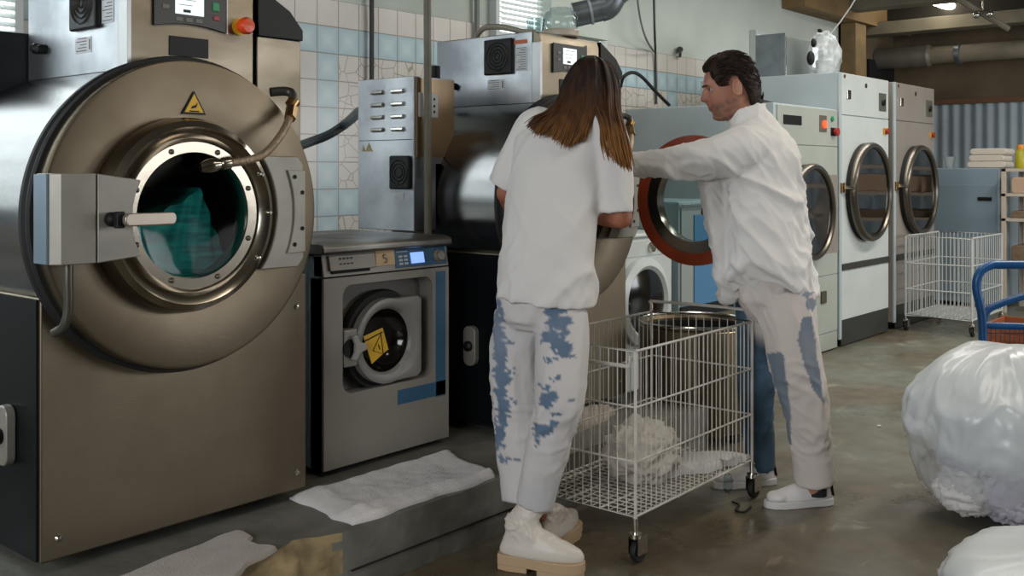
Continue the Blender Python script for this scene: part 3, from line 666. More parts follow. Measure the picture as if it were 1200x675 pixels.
# ================================================================ COMPACT WASHER
Yf = 2.93
def P2(px, py): p = at(px, py, Y=Yf); return p.x, p.z
def compact():
    x0, x1, z0, z1 = 2.392, 3.045, .205, 1.052
    t = thing('compact_washer', 'compact grey-blue front-loading washer with blue control panel on the concrete plinth', 'washing machine', (2.72, 2.93, .2))
    O('body', MB().box(x0, x1, Yf+.09, 3.55, z0+.02, 1.005), bluegrey2, t, bevel=.006)
    O('front_casing', MB().box(x0, x0+.012, Yf+.012, Yf+.09, z0+.02, 1.005), bluegrey2, t); O('front_casing', MB().box(x1-.012, x1, Yf+.012, Yf+.09, z0+.02, 1.005), bluegrey2, t)
    O('foot_plinth', MB().box(x0+.03, x1-.03, Yf+.05, 3.5, .2, z0+.02), blackm, t)
    # front frame around the recess
    rx0, rz1 = P2(402, 341); rx1, _ = P2(507, 330); rz0 = .49
    rx0 -= .002; rz1 = .895
    outer = [(x0, z0+.02), (x1, z0+.02), (x1, .925), (x0, .925)]
    hole = rrect(rx0, rx1, rz0, rz1, .045)
    def frame(ob, hole, y, dy):
        from mathutils.geometry import tessellate_polygon
        ox0, ox1, oz0, oz1 = ob
        a = [(ox0, oz0), (ox1, oz0), (ox1, oz1), (ox0, oz1)]; al = a+hole; n = len(al)
        tr = tessellate_polygon([[V((x, z, 0)) for x, z in a], [V((x, z, 0)) for x, z in hole]])
        vs = [V((x, y, z)) for x, z in al]+[V((x, y+dy, z)) for x, z in al]
        fs = [tuple(t_) for t_ in tr]+[tuple(i+n for i in reversed(t_)) for t_ in tr]
        for st, ln in ((0, 4), (4, len(hole))):
            for i in range(ln): p_, q_ = st+i, st+(i+1) % ln; fs.append((p_, q_, q_+n, p_+n))
        return MB().add(vs, fs)
    fr = O('front_panel', frame((x0, x1, z0+.02, .925), hole, Yf, .075), creampanel, t)
    O('recess_back', MB().box(rx0-.01, rx1+.01, Yf+.075, Yf+.08, rz0-.01, rz1+.01), mat('recess_grey', '6c6a64', .5), t)
    O('blue_strip', MB().box(rx1+.018, x1-.02, Yf-.0012, Yf, .40, .91).box(P2(466, 470)[0], x1-.02, Yf-.0012, Yf, .405, .462), bluefront, t)  # blue L-shaped band along the right and lower front
    # control fascia, leaning back slightly
    O('fascia', MB().prism([(x0, Yf, .93), (x0, Yf+.015, 1.012), (x0, Yf+.06, 1.012), (x0, Yf+.06, .93)], (x1-x0, 0, 0)), creampanel, t, bevel=.003)
    O('seam', MB().box(x0, x1, Yf+.006, Yf+.03, .9255, .9295), blackm, t)
    dx0, dx1 = P2(386, 300)[0], P2(440, 300)[0]
    dw = O('detergent_drawer', MB().prism([(dx0, Yf-.008, .952), (dx0, Yf+.004, 1.007), (dx0, Yf+.02, 1.007), (dx0, Yf+.02, .952)], (dx1-dx0, 0, 0)), creampanel, t, bevel=.003)
    O('drawer_gap', MB().box(dx0+.01, dx1-.03, Yf-.003, Yf+.02, .941, .951), blackm, dw)
    sy = MB()
    for i in range(4):
        for j in range(2): sy.box(dx0+.045+i*.018, dx0+.057+i*.018, Yf-.0035+j*.004, Yf-.0005+j*.006, .966+j*.02, .978+j*.02)
    O('drawer_symbols', sy, ink, dw)
    bx0 = P2(464, 300)[0]; bx1 = P2(523, 300)[0]
    bp = O('blue_control_panel', MB().prism([(bx0, Yf-.003, .94), (bx0, Yf+.0118, 1.01), (bx0, Yf+.02, 1.01), (bx0, Yf+.02, .94)], (bx1-bx0, 0, 0)), bluefront, t, bevel=.002)
    s0, s1 = P2(482, 306)[0], P2(497, 306)[0]
    O('screen', MB().prism([(s0, Yf-.0045, .953), (s0, Yf+.0045, .995), (s0, Yf+.012, .995), (s0, Yf+.012, .953)], (s1-s0, 0, 0)), screenb, bp)
    kx = P2(513.5, 304)[0]
    kb = O('dial_knob', MB().lathe((kx, Yf+.003, .973), (0, -1, .18), [(.026, -.004), (.026, .008), (.021, .012), (.019, .024), (.010, .026), (0, .022)], 28), castgrey, bp)
    for i in range(2):
        for j in range(3): O('panel_key', MB().box(P2(468+i*6, 300)[0], P2(472+i*6, 300)[0], Yf-.003+j*.003, Yf+.006+j*.003, .951+j*.014, .959+j*.014), paper, bp)
    O('panel_lettering', MB().box(P2(466, 290)[0], P2(479, 290)[0], Yf+.0085, Yf+.012, 1.0, 1.003), paper, bp)
    c0, c1 = P2(441, 300)[0], P2(464, 300)[0]
    st = O('tape_label', MB().prism([(c0, Yf-.001, .955), (c0+.004, Yf+.0118, 1.013), (c0+.008, Yf+.02, 1.013), (c0+.004, Yf+.02, .955)], (c1-c0-.004, 0, 0)), beige, t)
    dg = MB(); cxm = (c0+c1)/2-.005
    dg.tube([(cxm+.009, Yf+.0055, .995), (cxm-.006, Yf+.0055, .995), (cxm-.007, Yf+.0025, .984), (cxm+.006, Yf+.002, .983), (cxm+.009, Yf-.0005, .974), (cxm+.003, Yf-.0025, .966), (cxm-.008, Yf-.0022, .967)], .0014, 5)
    O('tape_digit', dg, ink, st)
    O('top_cover', MB().prism([(x0-.012, y, z) for y, z in ((Yf+.0, 1.012), (Yf-.012, 1.02), (Yf-.012, 1.038), (Yf+.0, 1.05), (Yf+.03, 1.055), (3.56, 1.055), (3.56, 1.012))], (x1-x0+.02, 0, 0)), mat('worn_steel_top', '8f8d88', .38, 1, col2='777570', nscale=5, rough2=.5), t, bevel=.005)
    # door
    dcx, dcz = at(453, 399, Y=Yf+.01).x, at(453, 399, Y=Yf+.01).z; R = .165
    pts = []
    rx = dcx+.178
    for k in range(0, 25):
        a = radians(75+210*k/24); pts.append((dcx+R*cos(a), dcz+R*sin(a)))
    pts += [(rx-.02, dcz-R*.96), (rx, dcz-R*.86), (rx, dcz+R*.9), (rx-.02, dcz+R*.98)]
    # ring plate with hole -> bridge
    n = 64; vs = []; fs = []
    def outer_at(a):
        dx, dz = cos(a), sin(a)
        best = 0
        for i in range(len(pts)):
            x1_, z1_ = pts[i]; x2_, z2_ = pts[(i+1) % len(pts)]
            ex, ez = x2_-x1_, z2_-z1_; den = dx*ez-dz*ex
            if abs(den) < 1e-9: continue
            tt = ((x1_-dcx)*ez-(z1_-dcz)*ex)/den; ss = ((x1_-dcx)*dz-(z1_-dcz)*dx)/den
            if tt > 0 and -1e-6 <= ss <= 1+1e-6: best = max(best, tt)
        return best
    prof = [(0., .06), (0., .02), (.012, .004), (.3, .0), (.7, .004), (1., .022), (1., .06)]
    for k in range(n):
        a = 2*pi*k/n; ro = outer_at(a); ri = .122
        for s_, yy in prof: vs.append((dcx+(ro+(ri-ro)*s_)*cos(a), Yf-.005+yy, dcz+(ro+(ri-ro)*s_)*sin(a)))
    m = len(prof)
    for k in range(n):
        for i in range(m): fs.append((k*m+i, ((k+1) % n)*m+i, ((k+1) % n)*m+(i+1) % m, k*m+(i+1) % m))
    dr = O('door', MB().add(vs, fs), mat('grey_door_plastic', '85837e', .4), t, smooth=50)
    O('door_bowl', MB().lathe((dcx, Yf+.02, dcz), (0, 1, 0), [(.122, 0), (.11, .03), (.085, .05), (0, .053), (0, .054), (.125, .054)], 48, caps=False), mat('bowl_dark', '15120e', .1), dr)
    O('door_seal', MB().lathe((dcx, Yf+.03, dcz), (0, 1, 0), [(.19, .0), (.197, .02), (.19, .04), (.165, .04), (.165, .0)], 56, closed=True), rubber, t)
    ys = O('caution_sticker', MB().prism([(dcx-.118, Yf+.012, dcz+.03), (dcx-.02, Yf+.012, dcz+.052), (dcx+.01, Yf+.012, dcz-.035), (dcx-.075, Yf+.012, dcz-.08)], (0, -.0015, 0)), yellow, dr)
    tr = [V((dcx-.07, Yf+.0095, dcz-.03)), V((dcx-.03, Yf+.0095, dcz+.03)), V((dcx-.018, Yf+.0095, dcz-.05))]
    O('sticker_symbol', MB().tube(tr, .002, 5, closed=True).tube([V((dcx-.11, Yf+.0095, dcz+.012)), V((dcx-.022, Yf+.0095, dcz+.036))], .0025, 5).tube([V((dcx-.043, Yf+.0095, dcz-.01)), V((dcx-.035, Yf+.0095, dcz-.03))], .002, 5), black, ys)
    hx, hz = at(412, 408, Y=Yf).x, at(412, 408, Y=Yf).z
    O('door_catch', MB().box(hx-.035, hx+.03, Yf+.0, Yf+.05, hz-.07, hz+.07), creampanel, t, bevel=.006)
    O('catch_cup', MB().lathe((hx-.008, Yf, hz), (0, -1, 0), [(.034, 0), (.034, .004), (.02, .003), (0, .001)], 24), black, t)
    O('door_handle', MB().prism([(hx+x, Yf-.02, hz+z) for x, z in ((-.01, .045), (.012, .05), (.03, .02), (.06, .012), (.06, -.012), (.03, -.02), (.012, -.045), (-.012, -.04), (.002, -.015), (.004, .015))], (0, .014, 0)), mat('pale_handle', 'a09e9a', .4), dr, bevel=.004)
    return t
compact()
# ================================================================ TOWELS ON THE PLINTH
def towel(name, corners, z, th, m, label, amp=.006, nu=60, nv=40, seed=1, cat='towel', group=None, fold=None):
    # corners: four xy points a b c d; grid between them, closed slab
    a, b, c, d = [V((p[0], p[1], 0)) for p in corners]
    top = []; vs = []; fs = []
    def pt(u, v):
        p = (a*(1-u)+b*u)*(1-v)+(d*(1-u)+c*u)*v
        e = V((nz((u*3, v*3, seed), 1.2), nz((u*3, v*3, seed+9), 1.2), 0))*.03
        return p+e
    for i in range(nu+1):
        for j in range(nv+1):
            u, v = i/nu, j/nv; p = pt(u, v)
            ed = min(u, 1-u, v*1.0, 1-v)*1.0; k = min(1, ed/.03)
            h = th*(.35+.65*sqrt(k))+amp*(nz(p, 9, seed)+.6*nz(p, 22, seed+3))*k
            if fold: h += fold(u, v)
            vs.append((p.x, p.y, z+max(h, .004)))
    w = nv+1; m0 = len(vs)
    for i in range(nu+1):
        for j in range(nv+1): p = pt(i/nu, j/nv); vs.append((p.x, p.y, z))
    for i in range(nu):
        for j in range(nv):
            q = (i*w+j, (i+1)*w+j, (i+1)*w+j+1, i*w+j+1); fs.append(q); fs.append(tuple(x+m0 for x in reversed(q)))
        for j in (0, nv): fs.append((i*w+j, (i+1)*w+j, (i+1)*w+j+m0, i*w+j+m0))
    for j in range(nv):
        for i in (0, nu): fs.append((i*w+j, i*w+j+1, i*w+j+1+m0, i*w+j+m0))
    o = O(name, MB().add(vs, fs), m, smooth=80)
    return tag(o, label, cat, group)
def g(px, py, z=.2): p = at(px, py, Z=z); return (p.x, p.y)
fd = lambda u, v: .012*math.exp(-((v-.12-.06*sin(5*u))/.06)**2)+.008*math.exp(-((u-.1)/.05)**2)
towel('floor_towel', [g(412, 617), g(583, 560), g(530, 530), g(338, 585)], .2, .020, towel_w, 'white folded towel spread on the plinth in front of the compact washer', fold=fd, seed=4)
towel('floor_mat', [g(215, 712), g(325, 646), g(279, 625), g(120, 686)], .2, .014, towel_b, 'beige towel laid flat on the plinth below the near extractor', amp=.003, seed=2)
towel('floor_towel', [g(655, 519), g(722, 486), g(712, 478), g(655, 492)], .2, .03, mat('beige_terry_2', 'aa9f90', .95, bump=.5, bscale=200), 'crumpled beige towel on the plinth seen through the cart left of its middle', amp=.012, seed=6)
# ================================================================ DRYERS
def ring_door(t, cx, cz, r, y, depth=.07, glassm=glassd, latch=True, recess=None):
    if recess: O('door_recess', MB().prism([(cx+recess*cos(2*pi*k/48), y, cz+recess*sin(2*pi*k/48)) for k in range(48)], (0, -.004, 0)), tanen, t)
    O('door_rubber', MB().lathe((cx, y, cz), (0, -1, 0), [(r*.86, 0), (r*.98, 0), (r*.98, depth*.55), (r*.86, depth*.55)], 72, closed=True), rubber, t)
    d = O('door', MB().lathe((cx, y, cz), (0, -1, 0), [(r*.90, depth*.35), (r, depth*.45), (r, depth*.8), (r*.97, depth), (r*.90, depth), (r*.87, depth*.85), (r*.87, depth*.35)], 80, closed=True), mat('bronze_door_ring', '6d675e', .28, .9), t)
    O('door_glass', MB().lathe((cx, y, cz), (0, -1, 0), [(r*.875, depth*.75), (r*.5, depth*.7), (0, depth*.68), (0, depth*.62), (r*.875, depth*.66)], 48, caps=False), glassm, d)
    O('drum_opening', MB().lathe((cx, y, cz), (0, -1, 0), [(r*.85, depth*.5), (r*.85, .002), (0, .002), (0, .001), (r*.86, .001), (r*.86, depth*.5)], 48, caps=False), mat('drum_interior', '3d4145', .3, .7), t)
    if latch:
        O('door_latch', MB().box(cx-r-.10, cx-r-.045, y-.02, y, cz+.0, cz+.075), brass, t, bevel=.004)
        O('latch_arm', MB().tube([(cx-r-.08, y-.03, cz+.04), (cx-r-.02, y-.06, cz+.035), (cx-r+.02, y-.06, cz+.03)], .014, 10), chrome, d)
Yd = 3.08
def dryer_tall(x0, body, label):
    x1 = x0+1.015; h = 2.055
    t = thing('tumble_dryer', label, 'dryer', ((x0+x1)/2, Yd, 0), 0, 'tall tumble dryers')
    O('casing', MB().box(x0, x1, Yd+.012, 4.25, .06, h), bluegrey if body is white_p else tanen, t, bevel=.006)
    O('front_panel', MB().box(x0+.05, x1-.012, Yd, Yd+.012, .62, 1.735), body, t, bevel=.003)
    O('upper_panel', MB().box(x0+.05, x1-.012, Yd, Yd+.012, 1.742, h), body, t, bevel=.003)
    O('lower_panel', MB().box(x0+.05, x1-.012, Yd, Yd+.012, .2, .57), body, t, bevel=.003)
    O('corner_post', MB().box(x0, x0+.046, Yd-.004, Yd+.012, .06, h), bluegrey, t, bevel=.003)
    O('filter_bar', MB().box(x0+.05, x1-.012, Yd-.012, Yd+.008, .573, .617), dgrey, t, bevel=.004)
    kp = O('kick_plate', MB().box(x0+.05, x1-.012, Yd+.004, Yd+.012, .01, .197), dgrey, t)
    O('foot', MB().box(x0+.03, x0+.09, Yd+.03, Yd+.09, 0, .06), black, t); O('foot', MB().box(x1-.09, x1-.03, Yd+.03, Yd+.09, 0, .06), black, t)
    ring_door(t, x0+.5, 1.155, .385, Yd, .085, recess=None)
    O('switch', MB().box(x0+.14, x0+.21, Yd-.01, Yd, 1.86, 1.93), chrome, t, bevel=.004)
    cp = O('timer_panel', MB().box(x0+.79, x0+.94, Yd-.006, Yd, 1.80, 1.945), mat('olive_plate', '54564a', .5), t, bevel=.003)
    O('timer_dial', MB().lathe((x0+.865, Yd-.006, 1.872), (0, -1, 0), [(.03, 0), (.026, .015), (0, .016)], 20), black, cp)
    es = O('emergency_button', MB().lathe((x0+.93, Yd, 1.64), (0, -1, 0), [(.016, 0), (.016, .015), (.024, .018), (.024, .03), (0, .034)], 20), mat('dark_red_button', '8e2f1c', .4), t)
    O('button_plate', MB().box(x0+.88, x0+.975, Yd-.008, Yd, 1.615, 1.665), mat('amber_plate', 'c48a2c', .5), es)
    O('top_screw', MB().lathe((x0+.52, Yd, 1.985), (0, -1, 0), [(.018, 0), (.018, .006), (0, .007)], 14), dgrey, t)
    O('corner_screw', MB().lathe((x0+.10, Yd, 2.03), (0, -1, 0), [(.014, 0), (.014, .006), (0, .007)], 14), brass, t)
    return t
dryer_tall(7.38, white_p, 'tall white tumble dryer with round glass door, in the middle of the three dryers')
dryer_tall(8.50, tanen, 'tall tumble dryer at the far end of the row, its shade put into a beige-grey colour')  # shade on this dryer is painted in by the grey enamel
def dryer_low():
    x0, x1, h = 6.33, 7.365, 1.775
    t = thing('tumble_dryer', 'lower pale green-grey tumble dryer directly behind the man', 'dryer', (6.85, Yd, 0))
    O('casing', MB().box(x0, x1, Yd+.012, 4.28, .06, h), bluegrey, t, bevel=.006)
    O('upper_panel', MB().box(x0+.04, x1-.01, Yd, Yd+.012, 1.50, 1.765), greenish, t, bevel=.003)
    O('front_panel', MB().box(x0+.04, x1-.01, Yd, Yd+.012, .56, 1.495), greenish, t, bevel=.003)
    O('lower_panel', MB().box(x0+.04, x1-.01, Yd, Yd+.012, .14, .555), greenish, t, bevel=.003)
    O('kick_plate', MB().box(x0+.04, x1-.01, Yd+.002, Yd+.012, .01, .135), greenish, t, bevel=.003)
    O('foot', MB().box(x0+.03, x0+.09, Yd+.03, Yd+.09, 0, .06), black, t); O('foot', MB().box(x1-.09, x1-.03, Yd+.03, Yd+.09, 0, .06), black, t)
    O('door_surround', MB().box(x0+.14, x1-.015, Yd-.004, Yd, .72, 1.29), tanen, t)
    ring_door(t, x0+.47, 1.03, .34, Yd-.004, .08, latch=False)
    O('display', MB().box(x0+.12, x0+.40, Yd-.006, Yd, 1.635, 1.70), black, t, bevel=.003)
    rp = O('switch_plate', MB().box(x0+.70, x0+.82, Yd-.006, Yd, 1.60, 1.72), mat('olive_plate_2', '5a594c', .5), t, bevel=.003)
    O('red_switch', MB().lathe((x0+.77, Yd-.006, 1.655), (0, -1, 0), [(.028, 0), (.028, .012), (0, .016)], 20), redlamp, rp)
    O('green_lamp', MB().lathe((x0+.92, Yd, 1.70), (0, -1, 0), [(.02, 0), (.02, .01), (0, .014)], 16), green, t)
    es = O('emergency_button', MB().lathe((x0+.945, Yd, 1.605), (0, -1, 0), [(.018, 0), (.018, .02), (.03, .024), (.03, .04), (0, .045)], 20), red, t)
    O('button_plate', MB().box(x0+.90, x0+.99, Yd-.008, Yd, 1.575, 1.635), black, es)
    O('vent_knob', MB().box(x0+.72, x0+.81, Yd-.012, Yd, .36, .45), mat('olive_tag', '4a4636', .5), t, bevel=.006)
dryer_low()
tag(O('black_cover_sheet', MB().sphere((6.9, 3.6, 1.775), (.42, .22, .085), 24, 12, lambda q, p: V((q.x, q.y, max(q.z, 0)+.0)) ), blackm), 'flat black cover lying on the low dryer behind the man head', 'cover')
# sheet metal box and wrapped device on the tall dryers
p0 = V((7.43, 3.53, 2.055))
t = thing('duct_box', 'grey sheet-metal box standing on top of the tall white dryer', 'duct', (7.68, 3.64, 2.055))
O('box_shell', MB().box(7.43, 7.93, 3.53, 3.78, 2.055, 2.37), mat('galvanised_sheet', '8f9795', .45, .6, col2='858c88', nscale=4), t, bevel=.003)
O('box_flap', MB().box(7.424, 7.4295, 3.53, 3.78, 2.06, 2.39), ductm, t)
O('box_fold', MB().cyl((7.427, 3.527, 2.06), (7.427, 3.527, 2.37), .006, 10), chrome, t)
c = V((7.62, 3.32, 2.055))
t = thing('wrapped_motor', 'device wrapped in clear plastic film with dark fittings on top of the white dryer', 'motor', c)
def wr(q, p): return q*(1+.16*nz(p, 3, 4)+.10*nz(p, 7, 2)) if q.z > -.1 else V((q.x, q.y, -.1))
fo = O('plastic_wrap', MB().sphere(c+V((.05, 0, .155)), (.14, .13, .19), 48, 36, lambda q, p: V(((q*(1+.18*nz(p, 3, 4)+.1*nz(p, 8, 2))).x, (q*(1+.18*nz(p, 3, 4))).y, max((q*(1+.16*nz(p, 3, 4)+.1*nz(p, 7, 2))).z, -.153)))), film, t)
a_ = fo.data.attributes.new('film', 'FLOAT', 'POINT')
for i, v in enumerate(fo.data.vertices): a_.data[i].value = .12+.6*nz(v.co, 14)
O('motor_body', MB().lathe(c+V((.06, 0, .0)), (0, 0, 1), [(.07, 0), (.07, .12), (.05, .14), (.05, .24), (.02, .27), (0, .27)], 24), mat('pale_motor', 'b4b8b6', .4), t)
for q_, r_ in ((V((-.13, .03, .13)), (.035, .03, .055)), (V((-.10, .02, .25)), (.022, .022, .035)), (V((-.03, .0, .35)), (.02, .02, .016))): O('dark_fitting', MB().sphere(c+q_, r_), black, t)
# ================================================================ MACHINES BETWEEN (seen past the cart)
def white_washer():
    x0, x1, y0, z0, z1 = 4.47, 5.07, 3.1, .105, .955
    t = thing('household_washer', 'white household front-loading washer with a dark round door beyond the open extractor door', 'washing machine', ((x0+x1)/2, y0, .1))
    O('body', MB().box(x0, x1, y0, y0+.58, z0+.01, z1), white_p, t, bevel=.02, seg=4)
    O('top_lid', MB().box(x0-.005, x1+.005, y0-.015, y0+.585, z1, z1+.02), white_p, t, bevel=.008)
    O('foot', MB().box(x0+.03, x0+.08, y0+.03, y0+.08, .1, z0+.012), black, t); O('foot', MB().box(x1-.08, x1-.03, y0+.03, y0+.08, .1, z0+.012), black, t)
    cx, cz = (x0+x1)/2-.02, .60
    d = O('door', MB().lathe((cx, y0, cz), (0, -1, 0), [(.245, 0), (.24, .03), (.20, .045), (.18, .03), (.18, .0)], 64, closed=True), white_p, t)
    O('door_glass', MB().lathe((cx, y0, cz), (0, -1, 0), [(.19, .028), (.12, .045), (0, .05), (0, .04), (.19, .01)], 48, caps=False), mat('dark_bowl', '070707', .12), d)
    O('control_panel', MB().box(x0+.02, x1-.02, y0-.006, y0, z1-.105, z1-.02), white_p, t, bevel=.003)
    O('dial', MB().lathe((cx+.08, y0-.006, z1-.06), (0, -1, 0), [(.03, 0), (.026, .02), (0, .022)], 24), chrome, t)
    O('display', MB().box(x1-.17, x1-.05, y0-.009, y0-.005, z1-.085, z1-.045), paper, t, bevel=.002)
white_washer()
t = thing('blue_panel_machine', 'grey machine with a tall blue front panel between the white washer and the dryers', 'machine', (5.43, 3.08, 0))
O('body', MB().box(5.12, 5.76, 3.09, 3.75, .06, 1.14), mat('pale_blue_grey_body', '8e9fa4', .4), t, bevel=.008)
O('front_panel', MB().box(5.135, 5.745, 3.08, 3.09, .54, 1.10), mat('grey_beige_front', '949a96', .4), t, bevel=.003)
O('blue_panel', MB().box(5.27, 5.60, 3.074, 3.08, .53, 1.06), mat('strong_blue_panel', '4a7ea6', .4), t)
O('dark_band', MB().box(5.13, 5.75, 3.076, 3.09, .46, .53), black, t)
O('lower_panel', MB().box(5.135, 5.42, 3.082, 3.09, .07, .455).box(5.46, 5.745, 3.082, 3.09, .07, .455), mat('tan_lower', '75664f', .4, .3), t, bevel=.003)
for k in range(2): O('indicator', MB().box(5.46, 5.56, 3.070, 3.0745, .93+.06*k, .96+.06*k), paper, t)
for x in (5.15, 5.67): O('foot', MB().box(x, x+.06, 3.12, 3.18, 0, .06), black, t)
O('steel_rail', MB().box(5.12, 5.76, 3.06, 3.075, 1.105, 1.125), chrome, t, bevel=.003)
# steel spin extractor
c = at(815, 371, d=5.15); c = V((c.x, c.y, 0))
t = thing('spin_extractor', 'round steel spin extractor with open dark mouth standing on the floor behind the cart', 'spin dryer', c)
O('tub_wall', MB().lathe(c, (0, 0, 1), [(.27, .05), (.285, .08), (.285, .545), (.27, .56), (.255, .545), (.255, .12), (0, .12), (0, .05)], 64), mat('reflective_tub_steel', '84745c', .28, .9, col2='6a5c48', nscale=4, stretch=(3, 3, .3)), t)
O('rim', MB().tube([c+V((.278*cos(a*pi/32), .278*sin(a*pi/32), .565)) for a in range(64)], .009, 10, closed=True), chrome, t)
O('basket', MB().lathe(c, (0, 0, 1), [(.25, .535), (.25, .14), (0, .14), (0, .15), (.244, .15), (.244, .535)], 48, closed=True), blackm, t)
for a in range(3):
    q = c+V((.22*cos(a*2.1+.4), .22*sin(a*2.1+.4), 0)); O('foot', MB().lathe(q, (0, 0, 1), [(.035, 0), (.035, .05)], 16), black, t)
# ================================================================ WIRE CARTS
def wire_cart(name, label, O0, ux, uy, Lx, Ly, zb, zt, m, cast=True, nx=26, ny=14, rw=.0021, rf=.0045, loop=True, lines=(.33, .66), drop=0):
    # O0 near-left bottom corner on the floor, ux along the length, uy along the width
    O0 = V(O0); ux = V(ux).normalized(); uy = V(uy).normalized(); up = V((0, 0, 1))
    t = thing(name, label, 'laundry cart', O0+ux*Lx/2+uy*Ly/2)
    def q(a, b, z): return O0+ux*a*Lx+uy*b*Ly+up*z
    f = MB(); r = rf
    for a, b in ((0, 0), (1, 0), (1, 1), (0, 1)): f.cyl(q(a, b, zb-.005), q(a, b, zt), r*1.25, 10)
    f.tube([q(0, 0, zt), q(1, 0, zt), q(1, 1, zt), q(0, 1, zt)], r, 8, closed=True)
    f.tube([q(0, 0, zb), q(1, 0, zb), q(1, 1, zb), q(0, 1, zb)], r, 8, closed=True)
    O('frame', f, m, t)
    def side(p0, p1, n):
        s = MB()
        for i in range(1, n):
            p = p0.lerp(p1, i/n); s.tube([p+up*zb, p+up*zt], rw, 5)
        for l in lines: s.tube([p0+up*(zb+(zt-zb)*l), p1+up*(zb+(zt-zb)*l)], rf*.8, 6)
        O('side_panel', s, m, t)
    side(q(0, 0, 0), q(1, 0, 0), nx); side(q(0, 1, 0), q(1, 1, 0), nx); side(q(0, 0, 0), q(0, 1, 0), ny); side(q(1, 0, 0), q(1, 1, 0), ny)
    g_ = MB()
    for i in range(1, nx): g_.tube([q(i/nx, 0, zb+.003), q(i/nx, 1, zb+.003)], rw, 5)
    for i in range(1, ny): g_.tube([q(0, i/ny, zb), q(1, i/ny, zb)], rw if i % 4 else rf*.9, 5)
    for i in (1, 2): g_.tube([q(i/3, 0, zb-.004), q(i/3, 1, zb-.004)], rf*.9, 6)
    O('bottom_grid', g_, m, t)
    if loop:
        h = [q(1, 0, zt-.02), q(1, 0, zt+.025), q(1, .06, zt+.045), q(1, .94, zt+.045), q(1, 1, zt+.025), q(1, 1, zt-.12)]
        O('handle', MB().tube(smooth_path(h, 4), .0065, 10), m, t)
        h = [q(0, .04, zt-.02), q(0, .05, zt-.055), q(0, .5, zt-.055), q(0, .95, zt-.055), q(0, .96, zt-.02)]
        O('handle', MB().tube(h, .007, 10), m, t)
    if cast:
        for k, (a, b) in enumerate(((0, 0), (1, 0), (1, 1), (0, 1))):
            c = q(a, b, 0); wr_ = .038; s_ = V((.03, -.012, 0))
            cs = O('caster_fork', MB().cyl(c+up*(zb-.005), c+up*.098, .009, 12).cyl(c+up*.10, c+up*.085, .021, 16)
                   .box(c.x-.014, c.x+.042, c.y-.021, c.y-.0185, .030, .088).box(c.x-.014, c.x+.042, c.y+.0185, c.y+.021, .030, .088), chrome, t)
            O('caster_wheel', MB().lathe((c.x+.015, c.y-.013, wr_), (0, 1, 0), [(0, 0), (.02, 0), (.022, .003), (wr_-.003, .002), (wr_, .007), (wr_, .019), (wr_-.003, .024), (.022, .023), (.02, .026), (0, .026)], 28), rubber, cs)
            O('hub', MB().cyl((c.x+.015, c.y-.022, wr_), (c.x+.015, c.y+.022, wr_), .008, 12), chrome, cs)
    return t
A0 = V((2.895, 1.915, 0)); B0_ = V((3.765, 1.935, 0))
wire_cart('wire_laundry_cart', 'white wire laundry cart on black casters between the woman and the man', A0, B0_-A0, (-.02, 1, 0), .875, .47, .155, .712, wirep, nx=26, ny=13)
q0 = at(1062, 378, Z=.12)
wire_cart('wire_basket_cart', 'small pale wire basket cart parked by the grey cabinet at far right', V((8.55, 2.48, 0)), (1, 0, 0), (0, 1, 0), .83, .52, .13, .78, wireg, nx=14, ny=16, rw=.004, rf=.008, loop=False)
# laundry in the cart
def heap(name, c, r, m, label, seed, lump=.3, fine=.12, nu=90, nv=60, zmin=None, sc=2.2, cat='laundry'):
    c = V(c)
    def fn(q, p):
        n1 = 1-abs(nz(p, sc, seed))*2; n2 = 1-abs(nz(p, sc*2.4, seed+5))*2
        k = 1+lump*(n1-.5)*.7+fine*(n2-.5)
        w = q*k
        if zmin is not None: w.z = max(w.z, zmin-c.z)
        return w
    o = O(name, MB().sphere(c, r, nu, nv, fn), m, smooth=180)
    return tag(o, label, cat)
hp = at(752, 528, Z=.24)
heap('crumpled_cloth', at(752, 535, d=3.86)+V((0, 0, .015)), (.15, .13, .115), cloth_c, 'crumpled cream cloth heap lying in the wire cart', 3, lump=.30, fine=.16, zmin=.164, sc=1.9)
tp = at(748, 497, d=3.83)
heap('cloth_peak', at(745, 505, d=3.84), (.035, .035, .06), cloth_c, 'pointed tip of cream cloth rising from the heap in the cart', 8, nu=30, nv=20)
towel('flat_sheet', [g(775, 560, .17), g(850, 548, .17), g(878, 535, .17), g(800, 535, .17)], .163, .03, cloth_w, 'flattened white cloth beside the cream heap in the wire cart', amp=.02, seed=12, cat='cloth')
sp_ = at(853, 566, d=4.07)
tag(O('plastic_scrap', MB().sphere(sp_, (.022, .018, .04), 16, 12, lambda q, p: q*(1+.5*nz(p, 3, 3))), clear), 'scrap of clear plastic hanging from the cart bottom near the right caster', 'plastic scrap')
# ================================================================ FAR RIGHT
t = thing('grey_cabinet', 'blue-grey metal cabinet with a small black handle at far right', 'cabinet', (10.9, 3.1, 0))
O('body', MB().box(10.5, 11.15, 2.80, 3.65, .03, 1.345), mat('blue_grey_cabinet', '8397a4', .45), t, bevel=.012)
O('door_panel', MB().box(10.49, 10.5, 2.825, 3.63, .1, 1.18), mat('blue_grey_cabinet_door', '7f93a0', .45), t, bevel=.003)
O('edge_post', MB().box(10.488, 11.15, 2.79, 2.80, .03, 1.33), mat('pale_post', 'a5b2b4', .45), t)
O('cabinet_handle', MB().box(10.478, 10.49, 2.86, 2.99, 1.03, 1.065), black, t, bevel=.004)
O('cabinet_foot', MB().box(10.52, 11.1, 2.85, 3.6, 0, .03), black, t)
def pz(px, py, X): return at(px, py, X=X)
